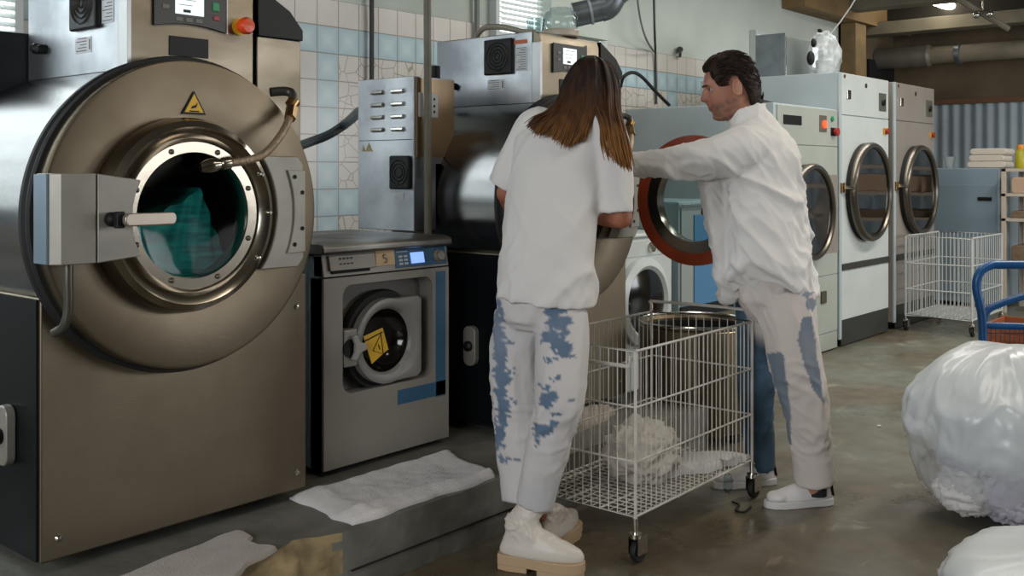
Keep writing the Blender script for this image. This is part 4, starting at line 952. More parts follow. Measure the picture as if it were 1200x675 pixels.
# folded towels
for k in range(3):
    c = at(1161+[-1, 1, 0][k], 190-5*k, X=10.75)
    w = (.18, .165, .17)[k]; c.y += (.0, .015, -.01)[k]
    m_ = O('folded_towel', MB().prism([(10.6, c.y+w*s, z) for s, z in ()] or [(10.62, c.y+x_, 1.346+.064*k+z_) for x_, z_ in rrect(-w, w, 0, .064, .031)], (.30, 0, 0)), mat('pale_cream_towel', 'd6cdbf', .95, bump=.3, bscale=80), smooth=50, bevel=.012)
    tag(m_, ['lowest folded cream towel of the stack on the grey cabinet', 'middle folded cream towel of the stack on the grey cabinet', 'topmost folded cream towel of the stack on the grey cabinet'][k], 'towel', 'folded towels on the grey cabinet')
c = at(1113, 193, X=10.8); c.z = 1.346
tag(O('clear_cup', MB().lathe(c, (0, 0, 1), [(.035, 0), (.055, .115), (.052, .115), (.033, .005), (0, .005)], 28), mat('frosted_cup', 'c9d2d4', .2, alpha=.75)), 'clear plastic cup standing on the grey cabinet left of the towels', 'cup')
# shelf with folded brown laundry
sm = mat('pale_shelf', 'b8ad9e', .6)
t = thing('open_shelf', 'open shelf unit holding folded laundry at the right edge', 'shelf', (10.5, 2.35, 0))
for z in (.45, .85, 1.08, 1.31): O('shelf_board', MB().box(10.2, 10.85, 1.4, 2.70, z, z+.03), sm, t, bevel=.003)
for y in (1.42, 2.66): O('upright', MB().box(10.2, 10.24, y, y+.04, 0, 1.34).box(10.81, 10.85, y, y+.04, 0, 1.34), sm, t, bevel=.003)
rows = ((1.34, cloth_c, .10), (1.11, mat('peach_cloth', 'b89c84', .9), .15), (.88, wood, .07), (.48, wood, .15))
for k, (z, m_, hh) in enumerate(rows):
    if k == 0: continue
    for j in range(2):
        o = O('folded_laundry', MB().prism([(10.22, 2.62-.34*j+x_, z+z_) for x_, z_ in rrect(-.30, 0, 0, hh, .03)], (.5, 0, 0)), m_, smooth=50, bevel=.01)
        tag(o, '%s folded laundry on the %s board of the shelf, %s' % (('', 'peach', 'brown', 'brown')[k], ('', 'upper', 'middle', 'lowest')[k], ('beside the cabinet', 'further right')[j]), 'folded laundry', 'laundry on the open shelf')
c = V((at(1196, 190, X=10.5).x, at(1196, 190, X=10.5).y, 1.34))
t = thing('spray_bottle', 'yellow-green bottle with orange cap standing on the open shelf at right edge', 'bottle', c)
O('bottle_body', MB().lathe(c, (0, 0, 1), [(.045, 0), (.05, .01), (.05, .15), (.03, .18), (.018, .19), (0, .19)], 28), mat('yellow_green_plastic', 'a8a020', .4), t)
O('bottle_cap', MB().lathe(c, (0, 0, 1), [(.03, .18), (.034, .19), (.03, .225), (0, .23)], 24), mat('orange_cap', 'e0902c', .4), t)
# blue trolley
t = thing('blue_trolley', 'blue tubular platform trolley with wire mesh side behind the laundry bag', 'trolley', at(1160, 400, d=5.2)*1)
b0 = at(1149, 300, d=5.2); b0.z = 0
ur = V((sa, -ca, 0)); dep = V((ca, sa, 0)); up = V((0, 0, 1))
def q(a, z, b=0): return b0+ur*a+up*z+dep*b
t.location = q(.3, 0, 0)
O('push_handle', MB().tube(smooth_path([q(.01, .16), q(.01, .55), q(-.02, .72), q(-.005, .80), q(.05, .838), q(.12, .842), q(.35, .84), q(.6, .838), q(.66, .80), q(.67, .72), q(.64, .55), q(.64, .16)], 6), .022, 16), bluep, t)
O('curved_brace', MB().tube(smooth_path([q(.01, .53), q(.03, .60), q(.09, .64), q(.3, .70), q(.62, .74)], 6), .018, 14), bluep, t)
O('cross_bar', MB().tube([q(0, .535), q(.645, .515)], .018, 14), bluep, t)
ms = MB()
for i in range(26): ms.tube([q(.03+.0238*i, .2), q(.03+.0238*i, .53)], .0026, 5)
for i in range(6): ms.tube([q(.02, .22+.055*i), q(.64, .22+.055*i)], .0026, 5)
O('mesh_panel', ms, mat('dark_mesh', '3a4248', .4, .3), t)
O('platform', MB().prism([q(.0, .15, 0), q(.67, .15, 0), q(.67, .15, -.42), q(.0, .15, -.42)], (0, 0, .04)), bluep, t, bevel=.006)
for a in (.06, .59):
    for b in (-.06, -.36):
        c = q(a, .075, b); fk = O('caster', MB().box(c.x-.03, c.x+.03, c.y-.03, c.y+.03, .11, .15), chrome, t)
        O('wheel', MB().cyl(V((c.x-.02, c.y, .075)), V((c.x+.02, c.y, .075)), .075, 24), rubber, fk)
# stuff behind trolley: orange crate hint
c = at(1215, 385, d=6.9); c.z = 0
t = thing('orange_crate', 'orange plastic crate on the floor behind the blue trolley', 'crate', c)
cr = MB()
for i in range(5): cr.box(c.x-.2, c.x+.2, c.y-.26, c.y-.245, .02+.055*i, .055+.055*i).box(c.x-.2, c.x-.185, c.y-.26, c.y+.26, .02+.055*i, .055+.055*i)
cr.box(c.x-.2, c.x+.2, c.y-.26, c.y+.26, 0, .02).box(c.x+.185, c.x+.2, c.y-.26, c.y+.26, .0, .295).box(c.x-.2, c.x+.2, c.y+.245, c.y+.26, 0, .295)
O('crate_slats', cr, mat('orange_plastic', '8f4c2a', .5), t)
for sx in (-1, 1):
    for sy in (-1, 1): O('crate_post', MB().box(c.x+sx*.19-.012, c.x+sx*.19+.012, c.y+sy*.25-.012, c.y+sy*.25+.012, 0, .3), MATS['orange_plastic'], t)
# laundry bags
def bag(c, rx, ry, h, label, seed, nu=140, nv=90, peak=None):
    c = V(c)
    def fn(q, p):
        az = atan2(p.y, p.x); ze = (p.z+1)/2
        g_ = V((cos(az)*1.2, sin(az)*1.2, ze*1.1))
        def rid(fr, st, sd): return (1-min(1, abs(noise.noise(V((g_.x*fr+sd, g_.y*fr, g_.z*fr*st))))*3.5))
        fold = .09*nz(g_, 1.5, seed)+.045*rid(1.3, 1.5, seed)+.022*rid(2.8, 1.3, seed+5)*sst(.2, .6, ze)+.010*rid(6.5, .8, seed+9)+.006*nz(g_, 14, seed)
        k = 1+fold
        e_ = abs(2*ze-1); rad = (1-e_**(2.3 if ze > .5 else 5))**.5 if e_ < 1 else 0
        base = sqrt(max(1e-6, p.x*p.x+p.y*p.y))
        w = V((p.x/base*rad*rx*k, p.y/base*rad*ry*k, ze*h*(1+.10*nz(p, 1.5, seed+2)))) if base > 1e-3 else V((0, 0, ze*h))
        sh = 1-.10*sst(.45, 0, ze); w.x *= sh; w.y *= sh
        w.z = max(w.z, 0.0)
        if peak: w += V(peak)*sst(.6, 1, ze)*.1
        return w
    o = O('laundry_bag', MB().sphere(c, 1, nu, nv, fn), film, smooth=180, origin=c)
    a_ = o.data.attributes.new('film', 'FLOAT', 'POINT')
    for i, v in enumerate(o.data.vertices):
        a_.data[i].value = max(0, min(1, sst(.42, .56, v.co.z/h+.18*nz(v.co, 3.5)-.25*(v.co.x*sa-v.co.y*ca))*.95+.05+.35*nz(v.co, 9)))
    return tag(o, label, 'laundry bag')
bc = at(1175, 560, d=3.98); bc.z = .004
bag(bc, .39, .35, .63, 'big white translucent plastic bag full of laundry at right', 3, nu=220, nv=140)
lum = MB()
k = 0
lc = (cloth_w, cloth_c, mat('lilac_white_cotton', 'c3bfcc', .9, bump=.2, bscale=150))
spots = [(-.19, -.13, .13, .12), (-.19, .05, .13, .11), (-.04, -.20, .13, .14), (.15, -.17, .14, .15), (-.02, -.19, .30, .14), (.18, -.14, .33, .15), (0, .1, .16, .15), (.20, .08, .15, .12), (-.19, -.12, .29, .12), (.02, 0, .42, .13), (-.08, .12, .33, .12)]
for i, (dx, dy, z, r) in enumerate(spots):
    cc = bc+ur*dx+dep*dy; 
    o = heap('bagged_laundry', (cc.x, cc.y, z), (r, r, r*.8), lc[i % 3], ['crumpled white linen piece packed inside the big translucent bag', 'crumpled cream linen piece packed inside the big translucent bag', 'lilac-white linen piece packed inside the big translucent bag'][i % 3], 20+i, lump=.20, fine=.14, nu=64, nv=44, zmin=.02, sc=2.6)
    o['group'] = 'linen inside the big bag, '+('white', 'cream', 'lilac')[i % 3]
bc2 = at(1290, 835, d=2.75); bc2 = V((bc2.x, bc2.y, .004))
o = bag(bc2, .42, .40, .30, 'second white laundry bag cut off at the bottom right corner', 9, nu=100, nv=60)
for i in range(len(o.data.vertices)): o.data.attributes['film'].data[i].value = 1
tag(O('fallen_lint', MB().sphere(at(1030, 499, Z=.005), (.012, .01, .005), 10, 6), cloth_w), 'tiny white scrap of lint on the floor between the man and the bag', 'lint')
tag(O('black_string', MB().tube(smooth_path([at(858, 588, Z=.006), at(866, 592, Z=.006), at(862, 598, Z=.006), at(872, 600, Z=.006), at(880, 594, Z=.006)], 5), .004, 6), black), 'short black tangled string on the floor by the right cart caster', 'string')
# ================================================================ PEOPLE
def frame_of(t): # horizontal facing angle -> forward, right
    return V((cos(t), sin(t), 0)), V((sin(t), -cos(t), 0))
def limb(mb, pts, rs, n=16):      # rounded tube through joints with radii
    P = smooth_path(pts, 5); m = len(pts); R = []
    for i in range(m-1):
        for j in range(5): R.append(rs[i]+(rs[i+1]-rs[i])*j/5)
    R.append(rs[-1]); mb.tube(P, R, n); mb.sphere(P[0], R[0]*.98, 12, 8); mb.sphere(P[-1], R[-1]*.98, 12, 8)
def hand(mb, wrist, fwd, palm_n, side, curl=.5, s=1.0):
    # fwd: wrist to knuckles, palm_n: out of the palm, side: +1 thumb on the left of (fwd x palm_n)
    f = V(fwd).normalized(); n = V(palm_n); n = (n-f*n.dot(f)).normalized(); w = f.cross(n)*side
    L_ = .085*s
    for k in range(5):   # palm as overlapping rays
        o = w*(.033-.0165*k)*s
        mb.tube([wrist+o*.6, wrist+f*L_*.5+o, wrist+f*L_+o], [.013*s, .0125*s, .011*s], 10)
    for k, (ln, o) in enumerate(((.068, .031), (.077, .011), (.072, -.010), (.056, -.030))):
        a = wrist+f*L_+w*o*s; d = f.copy(); pts = [a]; c = curl*(.8+.12*k)
        for j, seg in enumerate((.45, .32, .23)):
            ang = c*(.5 if j == 0 else .8); d = (d*cos(ang)+n*sin(ang)).normalized(); a = a+d*ln*seg*s*1.05; pts.append(a)
            n_ = n
        mb.tube(pts, [.0092*s, .0085*s, .0078*s, .0062*s], 10); mb.sphere(pts[-1], .0062*s, 8, 6); mb.sphere(pts[1], .0086*s, 8, 6); mb.sphere(pts[2], .008*s, 8, 6)
    a = wrist+f*.022*s+w*.028*s; d = (f*.6+w*.75+n*.25).normalized(); b = a+d*.042*s; d2 = (f*.9+w*.2+n*.45).normalized(); c2 = b+d2*.032*s; d3 = (f*.8-w*.1+n*.6).normalized(); e = c2+d3*.026*s
    mb.tube([a, b, c2, e], [.014*s, .0115*s, .0098*s, .007*s], 10); mb.sphere(e, .007*s, 8, 6)
DF_ = [(-1, .02), (-.95, .068), (-.86, .086), (-.74, .085), (-.5, .089), (-.3, .090), (-.1, .091), (.1, .094), (.25, .099), (.4, .098), (.6, .087), (.8, .063), (.95, .032), (1, .004)]
WF_ = [(-1, .01), (-.95, .026), (-.86, .040), (-.7, .052), (-.5, .060), (-.3, .066), (0, .073), (.3, .077), (.6, .069), (.8, .051), (.95, .026), (1, .004)]
DB_ = [(-1, .01), (-.9, .03), (-.75, .045), (-.6, .056), (-.3, .080), (0, .096), (.3, .102), (.6, .092), (.8, .068), (.95, .035), (1, .004)]
def tab(T, z):
    for (a, u), (b, w) in zip(T, T[1:]):
        if z <= b: return u+(w-u)*(z-a)/(b-a)
    return T[-1][1]
def head(mb, c, fwd, up, s=1.0):
    f = V(fwd).normalized(); u = V(up); u = (u-f*u.dot(f)).normalized(); r = f.cross(u)
    M_ = Matrix((r, f, u)).transposed()
    def fn(q, p):
        x, y, z = p.x, p.y, p.z
        Z = z*.118; sq = max(.04, sqrt(max(0, 1-z*z)))
        X = tab(WF_, z)*x/sq; Y = (tab(DF_, z) if y > 0 else tab(DB_, z))*y/sq
        if y > 0:
            yy = y/sq; xs = x/sq
            k = max(0, yy)
            Y = Y*(1-.05*(1-xs*xs))
            Y += .005*math.exp(-((Z-.028)/.010)**2)*math.exp(-((abs(xs)-.35)/.3)**2)*k
            Y -= .010*math.exp(-((Z-.006)/.014)**2)*math.exp(-((abs(xs)-.42)/.20)**2)*k
            Y += .003*math.exp(-((Z+.098)/.014)**2)*math.exp(-(xs/.35)**2)
        return M_ @ (V((X, Y, Z))*s)
    mb.sphere(c, 1, 96, 72, fn)
    for sd in (-1, 1):                              # ears
        e = c+(r*.076*sd+f*(-.006)+u*(-.005))*s
        mb.tube([e+(u*.030*cos(a)+f*(-.006-.017*sin(a))+r*sd*.010)*s for a in [k*2*pi/14 for k in range(14)]], .0045*s, 8, closed=True)
        mb.sphere(e+(f*(-.006)+r*sd*.003)*s, (.008*s, .012*s, .026*s), 12, 8)
    # nose
    nb = c+(f*.090+u*.018)*s; nt_ = c+(f*.107-u*.022)*s
    mb.tube([nb, nb.lerp(nt_, .5)+f*.001, nt_], [.008*s, .010*s, .0105*s], 12); mb.sphere(nt_-f*.001, .0105*s, 12, 8); mb.sphere(c+(f*.088-u*.036)*s, (.012*s, .012*s, .014*s), 12, 8); mb.tube([c+(f*.084+u*.014)*s, c+(f*.094-u*.022)*s], [.010*s, .014*s], 12)
    for sd in (-1, 1): mb.sphere(nt_-f*.008*s-u*.003*s+r*sd*.011*s, .0075*s, 8, 6)
    mb.tube([c+(f*.090+r*x-u*(.054))*s-f*abs(x)*.3 for x in (-.022, -.01, 0, .01, .022)], [.002*s, .0052*s, .0055*s, .0052*s, .002*s], 8)
    mb.tube([c+(f*.088+r*x-u*(.064))*s-f*abs(x)*.3 for x in (-.018, -.009, 0, .009, .018)], [.002*s, .0056*s, .0062*s, .0056*s, .002*s], 8)
    return f, r, u
def J(*a): return at(a[0], a[1], d=a[2])
def folds(dirv, freq, amp, seed, cap=None):
    dv = V(dirv).normalized(); t1 = dv.orthogonal().normalized(); t2 = dv.cross(t1)
    def fn(p, n):
        w = V((nz(p, 2.2, seed), nz(p, 2.2, seed+4), nz(p, 2.2, seed+8)))*.10
        q_ = p+w
        a = q_.dot(dv)*freq*.22; b = q_.dot(t1)*freq; c = q_.dot(t2)*freq
        r1 = (1-min(1, abs(noise.noise(V((a+seed, b, c))))*3.2))**1.5
        r2 = (1-min(1, abs(noise.noise(V((a*1.9, b*2.1+seed, c*2.1))))*3.2))**1.5
        return amp*(r1*.8+r2*.35-.35)+amp*.3*nz(p, 8, seed+1)
    return fn
def open_faces(o, pred, th=.003):
    W = WM(o); bm = bmesh.new(); bm.from_mesh(o.data)
    kill = [f for f in bm.faces if pred(W @ f.calc_center_median(), f.normal)]
    bmesh.ops.delete(bm, geom=kill, context='FACES')
    bm.to_mesh(o.data); bm.free()
    m_ = o.modifiers.new('thickness', 'SOLIDIFY'); m_.thickness = th; m_.offset = -1
JC = lin('9aa0a8'); 
# ---------------------------------------------------------------- the woman
tw = radians(15); fw, rw_ = frame_of(tw); UP = V((0, 0, 1))
wo = thing('person', 'person in white tee and tie-dyed pale jeans seen from behind, leaning towards the open extractor', 'person', at(635, 640, Z=0))
def ring(px, py, d, a, b, f, r): return (J(px, py, d), r*a, f*b)
mbB = MB()
hc = J(692, 107, 3.70); hup = (UP*.93+fw*.30+rw_*.05).normalized(); hf = (fw*.9+rw_*.0-UP*.35)
mbB.rings([ring(x, y, d, a, b, fw, rw_) for x, y, d, a, b in ((634, 372, 3.5, .14, .10), (634, 350, 3.5, .15, .11), (640, 300, 3.51, .135, .10), (648, 240, 3.54, .13, .10), (656, 190, 3.57, .15, .10), (662, 155, 3.6, .16, .09), (670, 138, 3.62, .10, .07), (674, 126, 3.63, .055, .055))], 24)
limb(mbB, [J(674, 135, 3.63), J(682, 118, 3.66), J(688, 110, 3.68)], [.05, .046, .045])
head(mbB, hc, hf, hup, .97)
eL = J(593, 226, 3.77); hL = J(608, 262, 3.95); eR = J(729, 255, 3.50); hR = J(703, 256, 3.70)
limb(mbB, [J(626, 150, 3.68), J(606, 190, 3.73), eL], [.045, .040, .034]); limb(mbB, [eL, eL.lerp(hL, .5), hL], [.037, .033, .024])
limb(mbB, [J(712, 160, 3.52), J(720, 205, 3.5), eR], [.052, .045, .037]); limb(mbB, [eR, eR.lerp(hR, .5), hR], [.038, .034, .024])
hand(mbB, hL, fw+rw_*.2+UP*.1, -UP, 1, .5, .92); hand(mbB, hR, fw-rw_*.2+UP*.1, -UP, -1, .5, .92)
kR = J(655, 465, 3.37); aR = J(624, 600, 3.41); kL = J(607, 470, 3.55); aL = J(632, 602, 3.50)
limb(mbB, [J(658, 372, 3.45), kR, aR], [.075, .05, .03]); limb(mbB, [J(613, 372, 3.56), kL, aL], [.075, .05, .03])
body = fuse('body', mbB, skin, wo, .0055, 3)
wsk = lin('a0664b')[:3]
paint(body, lambda p, n: mixc(wsk, lin('8a4f3b')[:3], .5+.8*nz(p, 12)))
# tee
mbT = MB()
mbT.rings([(J(639, 353, 3.50), rw_*.178-UP*.018, fw*.142), (J(639, 344, 3.50), rw_*.176-UP*.015, fw*.140)]+[ring(x, y, d, a, b, fw, rw_) for x, y, d, a, b in ((641, 300, 3.51, .170, .132), (647, 240, 3.54, .166, .126), (654, 195, 3.57, .172, .122), (661, 160, 3.6, .185, .110), (667, 142, 3.62, .155, .088), (672, 130, 3.63, .085, .066), (675, 123, 3.635, .060, .058))], 40)
def sleeve(mb, pts, rs): limb(mb, pts, rs, 24)
mbT.tube(smooth_path([J(645, 146, 3.66), J(628, 150, 3.68), J(609, 185, 3.72), J(594, 219, 3.75)], 5), [.055+.018*sst(0, 5, k) +.004*max(0, k-8)/7 for k in range(16)], 24)
mbT.tube(smooth_path([J(690, 150, 3.55), J(710, 158, 3.52), J(720, 200, 3.50), J(722, 250, 3.49)], 5), [.050+.018*sst(0, 5, k)-.010*max(0, k-8)/7 for k in range(16)], 24)
tee = fuse('tee_shirt', mbT, mat('white_tee_cotton', 'd4d1cd', .9, bump=.1, bscale=300, sheen=.2), wo, .009, 4)
fa = folds(ur*.55+UP*.8, 6, .013, 3); fb = folds(ur*-.5+UP*.8, 11, .005, 8)
open_faces(tee, lambda c, n: n.z < -.8 and c.z < .93)
displace(tee, lambda p, n: fa(p, n)*(.55+.6*sst(1.3, 1.0, p.z))+fb(p, n)*sst(1.45, 1.1, p.z)+.001)
# jeans
mbJ = MB()
mbJ.rings([ring(x, y, d, a, b, fw, rw_) for x, y, d, a, b in ((634, 385, 3.5, .12, .09), (634, 372, 3.5, .152, .115), (634, 350, 3.5, .155, .118), (636, 330, 3.5, .145, .11), (638, 315, 3.5, .13, .10))], 36)
def leg(mb, L_, n=28): 
    P = smooth_path([J(*x[:3]) for x in L_], 5); R = []
    for i in range(len(L_)-1):
        for j in range(5): R.append(L_[i][3]+(L_[i+1][3]-L_[i][3])*j/5)
    R.append(L_[-1][3]); mb.tube(P, R, n)
legR = ((657, 368, 3.45, .088), (659, 400, 3.42, .090), (657, 440, 3.38, .084), (655, 470, 3.365, .083), (645, 515, 3.37, .071), (634, 560, 3.39, .065), (626, 592, 3.40, .063))
legL = ((611, 368, 3.56, .092), (606, 410, 3.56, .092), (605, 460, 3.55, .087), (608, 510, 3.54, .081), (611, 550, 3.53, .077), (614, 585, 3.52, .076))
leg(mbJ, legR); leg(mbJ, legL)
jeans = fuse('jeans', mbJ, mat('tie_dyed_denim', 'b8b6b6', .85, attr='col', bump=.12, bscale=350), wo, .0085, 4)
fj = folds((.2, .1, 1), 10, .012, 15); fj2 = folds(ur+UP*.3, 16, .009, 19)
open_faces(jeans, lambda c, n: n.z < -.8 and c.z < .30)
displace(jeans, lambda p, n: (fj(p, n)*.7+fj2(p, n)*(.15+.8*math.exp(-((p.z-.48)/.09)**2)))*sst(.20, .34, p.z)+.001)
base_j = lin('c6c2bf')[:3]; blue_j = lin('4f6880')[:3]
wp = [(583, 378, 5, 14), (640, 378, 5, 3), (668, 470, 6, 2), (640, 452, 9, 2), (652, 487, 8, 2), (596, 400, 7, 3), (600, 438, 8, 2), (598, 470, 9, 2), (584, 390, 6, 45), (586, 420, 8, 30), (588, 455, 9, 28), (589, 485, 8, 22), (586, 510, 6, 20), (590, 538, 9, 3), (605, 538, 5, 3), (651, 364, 16, 9), (655, 377, 18, 10), (645, 395, 12, 9), (656, 405, 15, 10), (661, 415, 10, 6), (644, 422, 10, 2.5), (662, 388, 8, 10), (645, 466, 10, 7), (643, 474, 7, 6), (641, 498, 13, 6), (636, 505, 8, 6), (628, 516, 5, 8), (650, 442, 8, 1.5)]
def jcol(p, n):
    x, y = pj(p); x += 6*nz(p, 22, 2)+6*nz((p.x*25, p.y*25, p.z*110), 1, 4); y += 5*nz(p, 30, 9)+4*nz(p, 80, 6)
    s = 0
    for cx, cy, rx, ry in wp: s = max(s, 1-((x-cx)/rx)**2-((y-cy)/ry)**2)
    streak = .9*nz((p.x*22, p.y*22, p.z*85), 1, 3)
    c = mixc(base_j, blue_j, sst(-.05, .30, s+streak*.7*min(1, s*4+.6) if s > 0 else streak*.0-.05)*.95)
    return mixc(c, lin('a9adb8')[:3], .35*max(0, nz(p, 6, 5)+.1))
paint(jeans, jcol)
def boot(parent, heel, toe, ankle, s=1.0):
    heel = V(heel); toe = V(toe); f = (toe-heel).normalized(); r = f.cross(UP); L_ = .285*s
    outline = [(-.012, 0), (-.005, .030), (.03, .039), (.10, .037), (.17, .047), (.225, .050), (.265, .040), (.285, .018), (.288, 0)]
    pts = [(a, b) for a, b in outline]+[(a, -b) for a, b in reversed(outline[1:-1])]
    def W_(a, b, z): return heel+f*a*s+r*b*s+UP*z
    sole = MB()
    sole.prism([W_(a, b, .018) for a, b in pts], (0, 0, .036))
    hl = [(a, b*.97) for a, b in pts if a < .105]; 
    sole.prism([W_(a, b, 0) for a, b in [(-.012, -.0), (-.005, .028), (.03, .037), (.10, .035), (.10, -.035), (.03, -.037), (-.005, -.028)]], (0, 0, .02))
    sole.prism([W_(a, b, 0) for a, b in [(.135, .04), (.225, .048), (.265, .038), (.283, .012), (.283, -.012), (.265, -.038), (.225, -.048), (.135, -.04)]], (0, 0, .02))
    so = O('boot_sole', sole, tansole, parent, bevel=.004)
    up_ = MB()
    an = W_(.062, 0, .15); tp = V(ankle); tp2 = tp+UP*.03
    up_.rings([(W_(.138, 0, .050), f*.148*s, r*.045*s), (W_(.140, 0, .072), f*.147*s, r*.046*s), (W_(.139, 0, .090), f*.138*s, r*.043*s), (W_(.122, 0, .104), f*.116*s, r*.040*s), (W_(.098, 0, .122), f*.086*s, r*.039*s), (W_(.078, 0, .142), f*.066*s, r*.040*s), (an.lerp(tp, .2)+UP*.01, f*.057*s, r*.041*s), (an.lerp(tp, .6), f*.053*s, r*.042*s), (tp, f*.053*s, r*.045*s), (tp2, f*.054*s, r*.046*s)], 32)
    bo = fuse('boot', up_, leather, parent, .0055, 8)
    ff = folds(r*1.0+UP*.2, 26, .007, 5)
    displace(bo, lambda p, n: ff(p, n)*(math.exp(-((p.z-.15)/.045)**2))*1.2)
    return bo
h1 = at(588, 664, Z=0); t1 = at(664, 675, Z=0); h1.z = t1.z = 0
boot(wo, h1, t1, J(624, 592, 3.405)); 
h2 = at(636, 650, Z=0); t2 = at(676, 622, Z=0); h2 = at(634, 655, Z=0)
boot(wo, h2, t2, J(632, 596, 3.50))
# hair: shell plus locks
def strand_mesh(guides, cap_fn, m, parent, darkc, lightc, count, r0=.0035, seed=1, tipz=(1.3, 1.55)):
    rnd = random.Random(seed); mb = MB(); cap_fn(mb)
    for i in range(count):
        gA, gB = guides[rnd.randrange(len(guides))]
        s = rnd.random(); jit = V((rnd.gauss(0, 1), rnd.gauss(0, 1), rnd.gauss(0, 1)))*.004
        sc = 1-.30*rnd.random()**2; P = [a.lerp(b, s) for a, b in zip(gA, gB)]
        n = len(P); ph = rnd.random()*6; am = .003*rnd.random(); P = [p+jit*(2.2*(k/n)**2)+lat*am*sin(ph+k*1.7)*(k/n) for k, p in enumerate(P)]
        P = smooth_path(P, 5); P = P[:max(6, int(len(P)*sc))]
        n = len(P); R = [r0*(1-.75*(k/(n-1))**3)*(.6+.8*rnd.random()*1) if False else r0*(1-.78*(k/(n-1))**3) for k in range(n)]
        mb.tube(P, R, 5)
    o = O('hair', mb, m, parent, smooth=120)
    return o
hairm = mat('hair_brown', '3a2418', .62, attr='col', spec=.2)
lat = ur; 
def hg(*pts): return [J(*p) for p in pts]
gd = [
 (hg((690, 66, 3.68), (675, 74, 3.61), (663, 95, 3.62), (655, 117, 3.60), (640, 130, 3.55), (624, 137, 3.52), (613, 146, 3.53)),
  hg((691, 66, 3.66), (680, 72, 3.585), (670, 95, 3.57), (664, 120, 3.545), (655, 138, 3.49), (647, 152, 3.465), (639, 162, 3.46))),
 (hg((691, 66, 3.66), (680, 72, 3.585), (670, 95, 3.57), (662, 120, 3.535), (652, 140, 3.48), (646, 155, 3.455), (641, 160, 3.455)),
  hg((693, 66, 3.66), (688, 72, 3.575), (684, 95, 3.545), (680, 122, 3.52), (674, 145, 3.47), (669, 162, 3.445), (665, 175, 3.435))),
 (hg((693, 66, 3.66), (688, 72, 3.575), (683, 95, 3.545), (678, 122, 3.52), (671, 145, 3.465), (666, 162, 3.445), (661, 172, 3.44)),
  hg((696, 66, 3.66), (697, 72, 3.575), (698, 95, 3.545), (697, 122, 3.52), (692, 142, 3.48), (687, 155, 3.45), (683, 166, 3.445))),
 (hg((692, 66, 3.67), (693, 72, 3.575), (694, 95, 3.545), (696, 122, 3.525), (704, 145, 3.44), (706, 165, 3.40), (713, 186, 3.39)),
  hg((698, 67, 3.68), (713, 75, 3.62), (722, 98, 3.62), (724, 125, 3.55), (729, 150, 3.45), (735, 175, 3.40), (741, 205, 3.385))),
 (hg((697, 66, 3.67), (706, 73, 3.59), (712, 97, 3.57), (713, 124, 3.52), (716, 150, 3.43), (721, 172, 3.395), (727, 198, 3.385)),
  hg((698, 67, 3.69), (718, 78, 3.66), (726, 100, 3.68), (727, 127, 3.58), (731, 150, 3.47), (737, 175, 3.40), (742, 203, 3.385))),
 (hg((689, 66, 3.69), (672, 77, 3.66), (660, 98, 3.68), (653, 119, 3.64), (642, 132, 3.57), (628, 140, 3.54), (618, 150, 3.53)),
  hg((690, 66, 3.67), (676, 73, 3.60), (666, 95, 3.59), (658, 120, 3.56), (646, 136, 3.5), (636, 150, 3.475), (631, 160, 3.465)))]
def wcap(mb):
    mb.sphere(hc+hup*.004-hf.normalized()*.008, (.088, .098, .118), 40, 30)
    # back fall as a solid under-layer
    mb.rings([(J(694, 82, 3.66), lat*.070, dep*.07), (J(694, 105, 3.645), lat*.088, dep*.075), (J(690, 125, 3.62), lat*.095, dep*.055), (J(682, 140, 3.55), lat*.08, dep*.03), (J(676, 150, 3.52), lat*.055, dep*.012)], 24)
hw = strand_mesh(gd, wcap, hairm, wo, None, None, 900, .0042, 3)
dk = lin('1f1512')[:3]; md_ = lin('4a2f1c')[:3]; lt = lin('8f6234')[:3]
paint(hw, lambda p, n: mixc(mixc(dk, md_, sst(1.68, 1.50, p.z)+.7*nz((p.x*60, p.y*60, p.z*5), 1)), lt, sst(1.53, 1.36, p.z+.05*nz((p.x*50, p.y*50, p.z*3), 1))*.85))
# ---------------------------------------------------------------- the man
tm = radians(97); fm, rm = frame_of(tm); th_ = radians(126); fh, rh = frame_of(th_)
ma = thing('person', 'dark-haired person in loose white shirt and patchwork jeans reaching one arm left', 'person', at(935, 590, Z=0))
mbM = MB()
mc = J(856, 104, 4.10); mup = (UP*.95+fh*.22).normalized(); mf = (fh-UP*.18)
mbM.rings([ring(x, y, d, a, b, fm, rm) for x, y, d, a, b in ((905, 345, 4.08, .11, .08), (903, 300, 4.08, .12, .09), (898, 250, 4.08, .13, .10), (895, 200, 4.09, .155, .105), (892, 172, 4.1, .15, .09), (885, 154, 4.1, .09, .06), (880, 142, 4.1, .055, .055))], 24)
limb(mbM, [J(884, 150, 4.1), J(873, 130, 4.1), J(864, 112, 4.1)], [.05, .052, .054])
head(mbM, mc, mf, mup, 1.07)
sL = J(866, 172, 3.95); eM = J(803, 190, 3.97); hM = J(748, 194, 4.02)
limb(mbM, [J(893, 180, 4.04), sL, eM], [.035, .045, .038]); limb(mbM, [eM, eM.lerp(hM, .5), hM], [.042, .037, .027])
hand(mbM, hM, hM-eM, -UP, -1, .7, 1.03)
sR = J(908, 172, 4.26); eR_ = J(885, 235, 4.34); hR_ = J(852, 238, 4.52)
limb(mbM, [J(895, 165, 4.15), sR, eR_], [.06, .056, .042]); limb(mbM, [eR_, hR_], [.042, .027])
hand(mbM, hR_, hR_-eR_, -UP, 1, .6, 1.03)
limb(mbM, [J(914, 355, 4.04), J(932, 440, 3.98), J(954, 572, 4.03)], [.07, .055, .038]); limb(mbM, [J(897, 355, 4.18), J(886, 440, 4.27), J(893, 556, 4.32)], [.07, .055, .036])
mbody = fuse('body', mbM, skin, ma, .0055, 2)
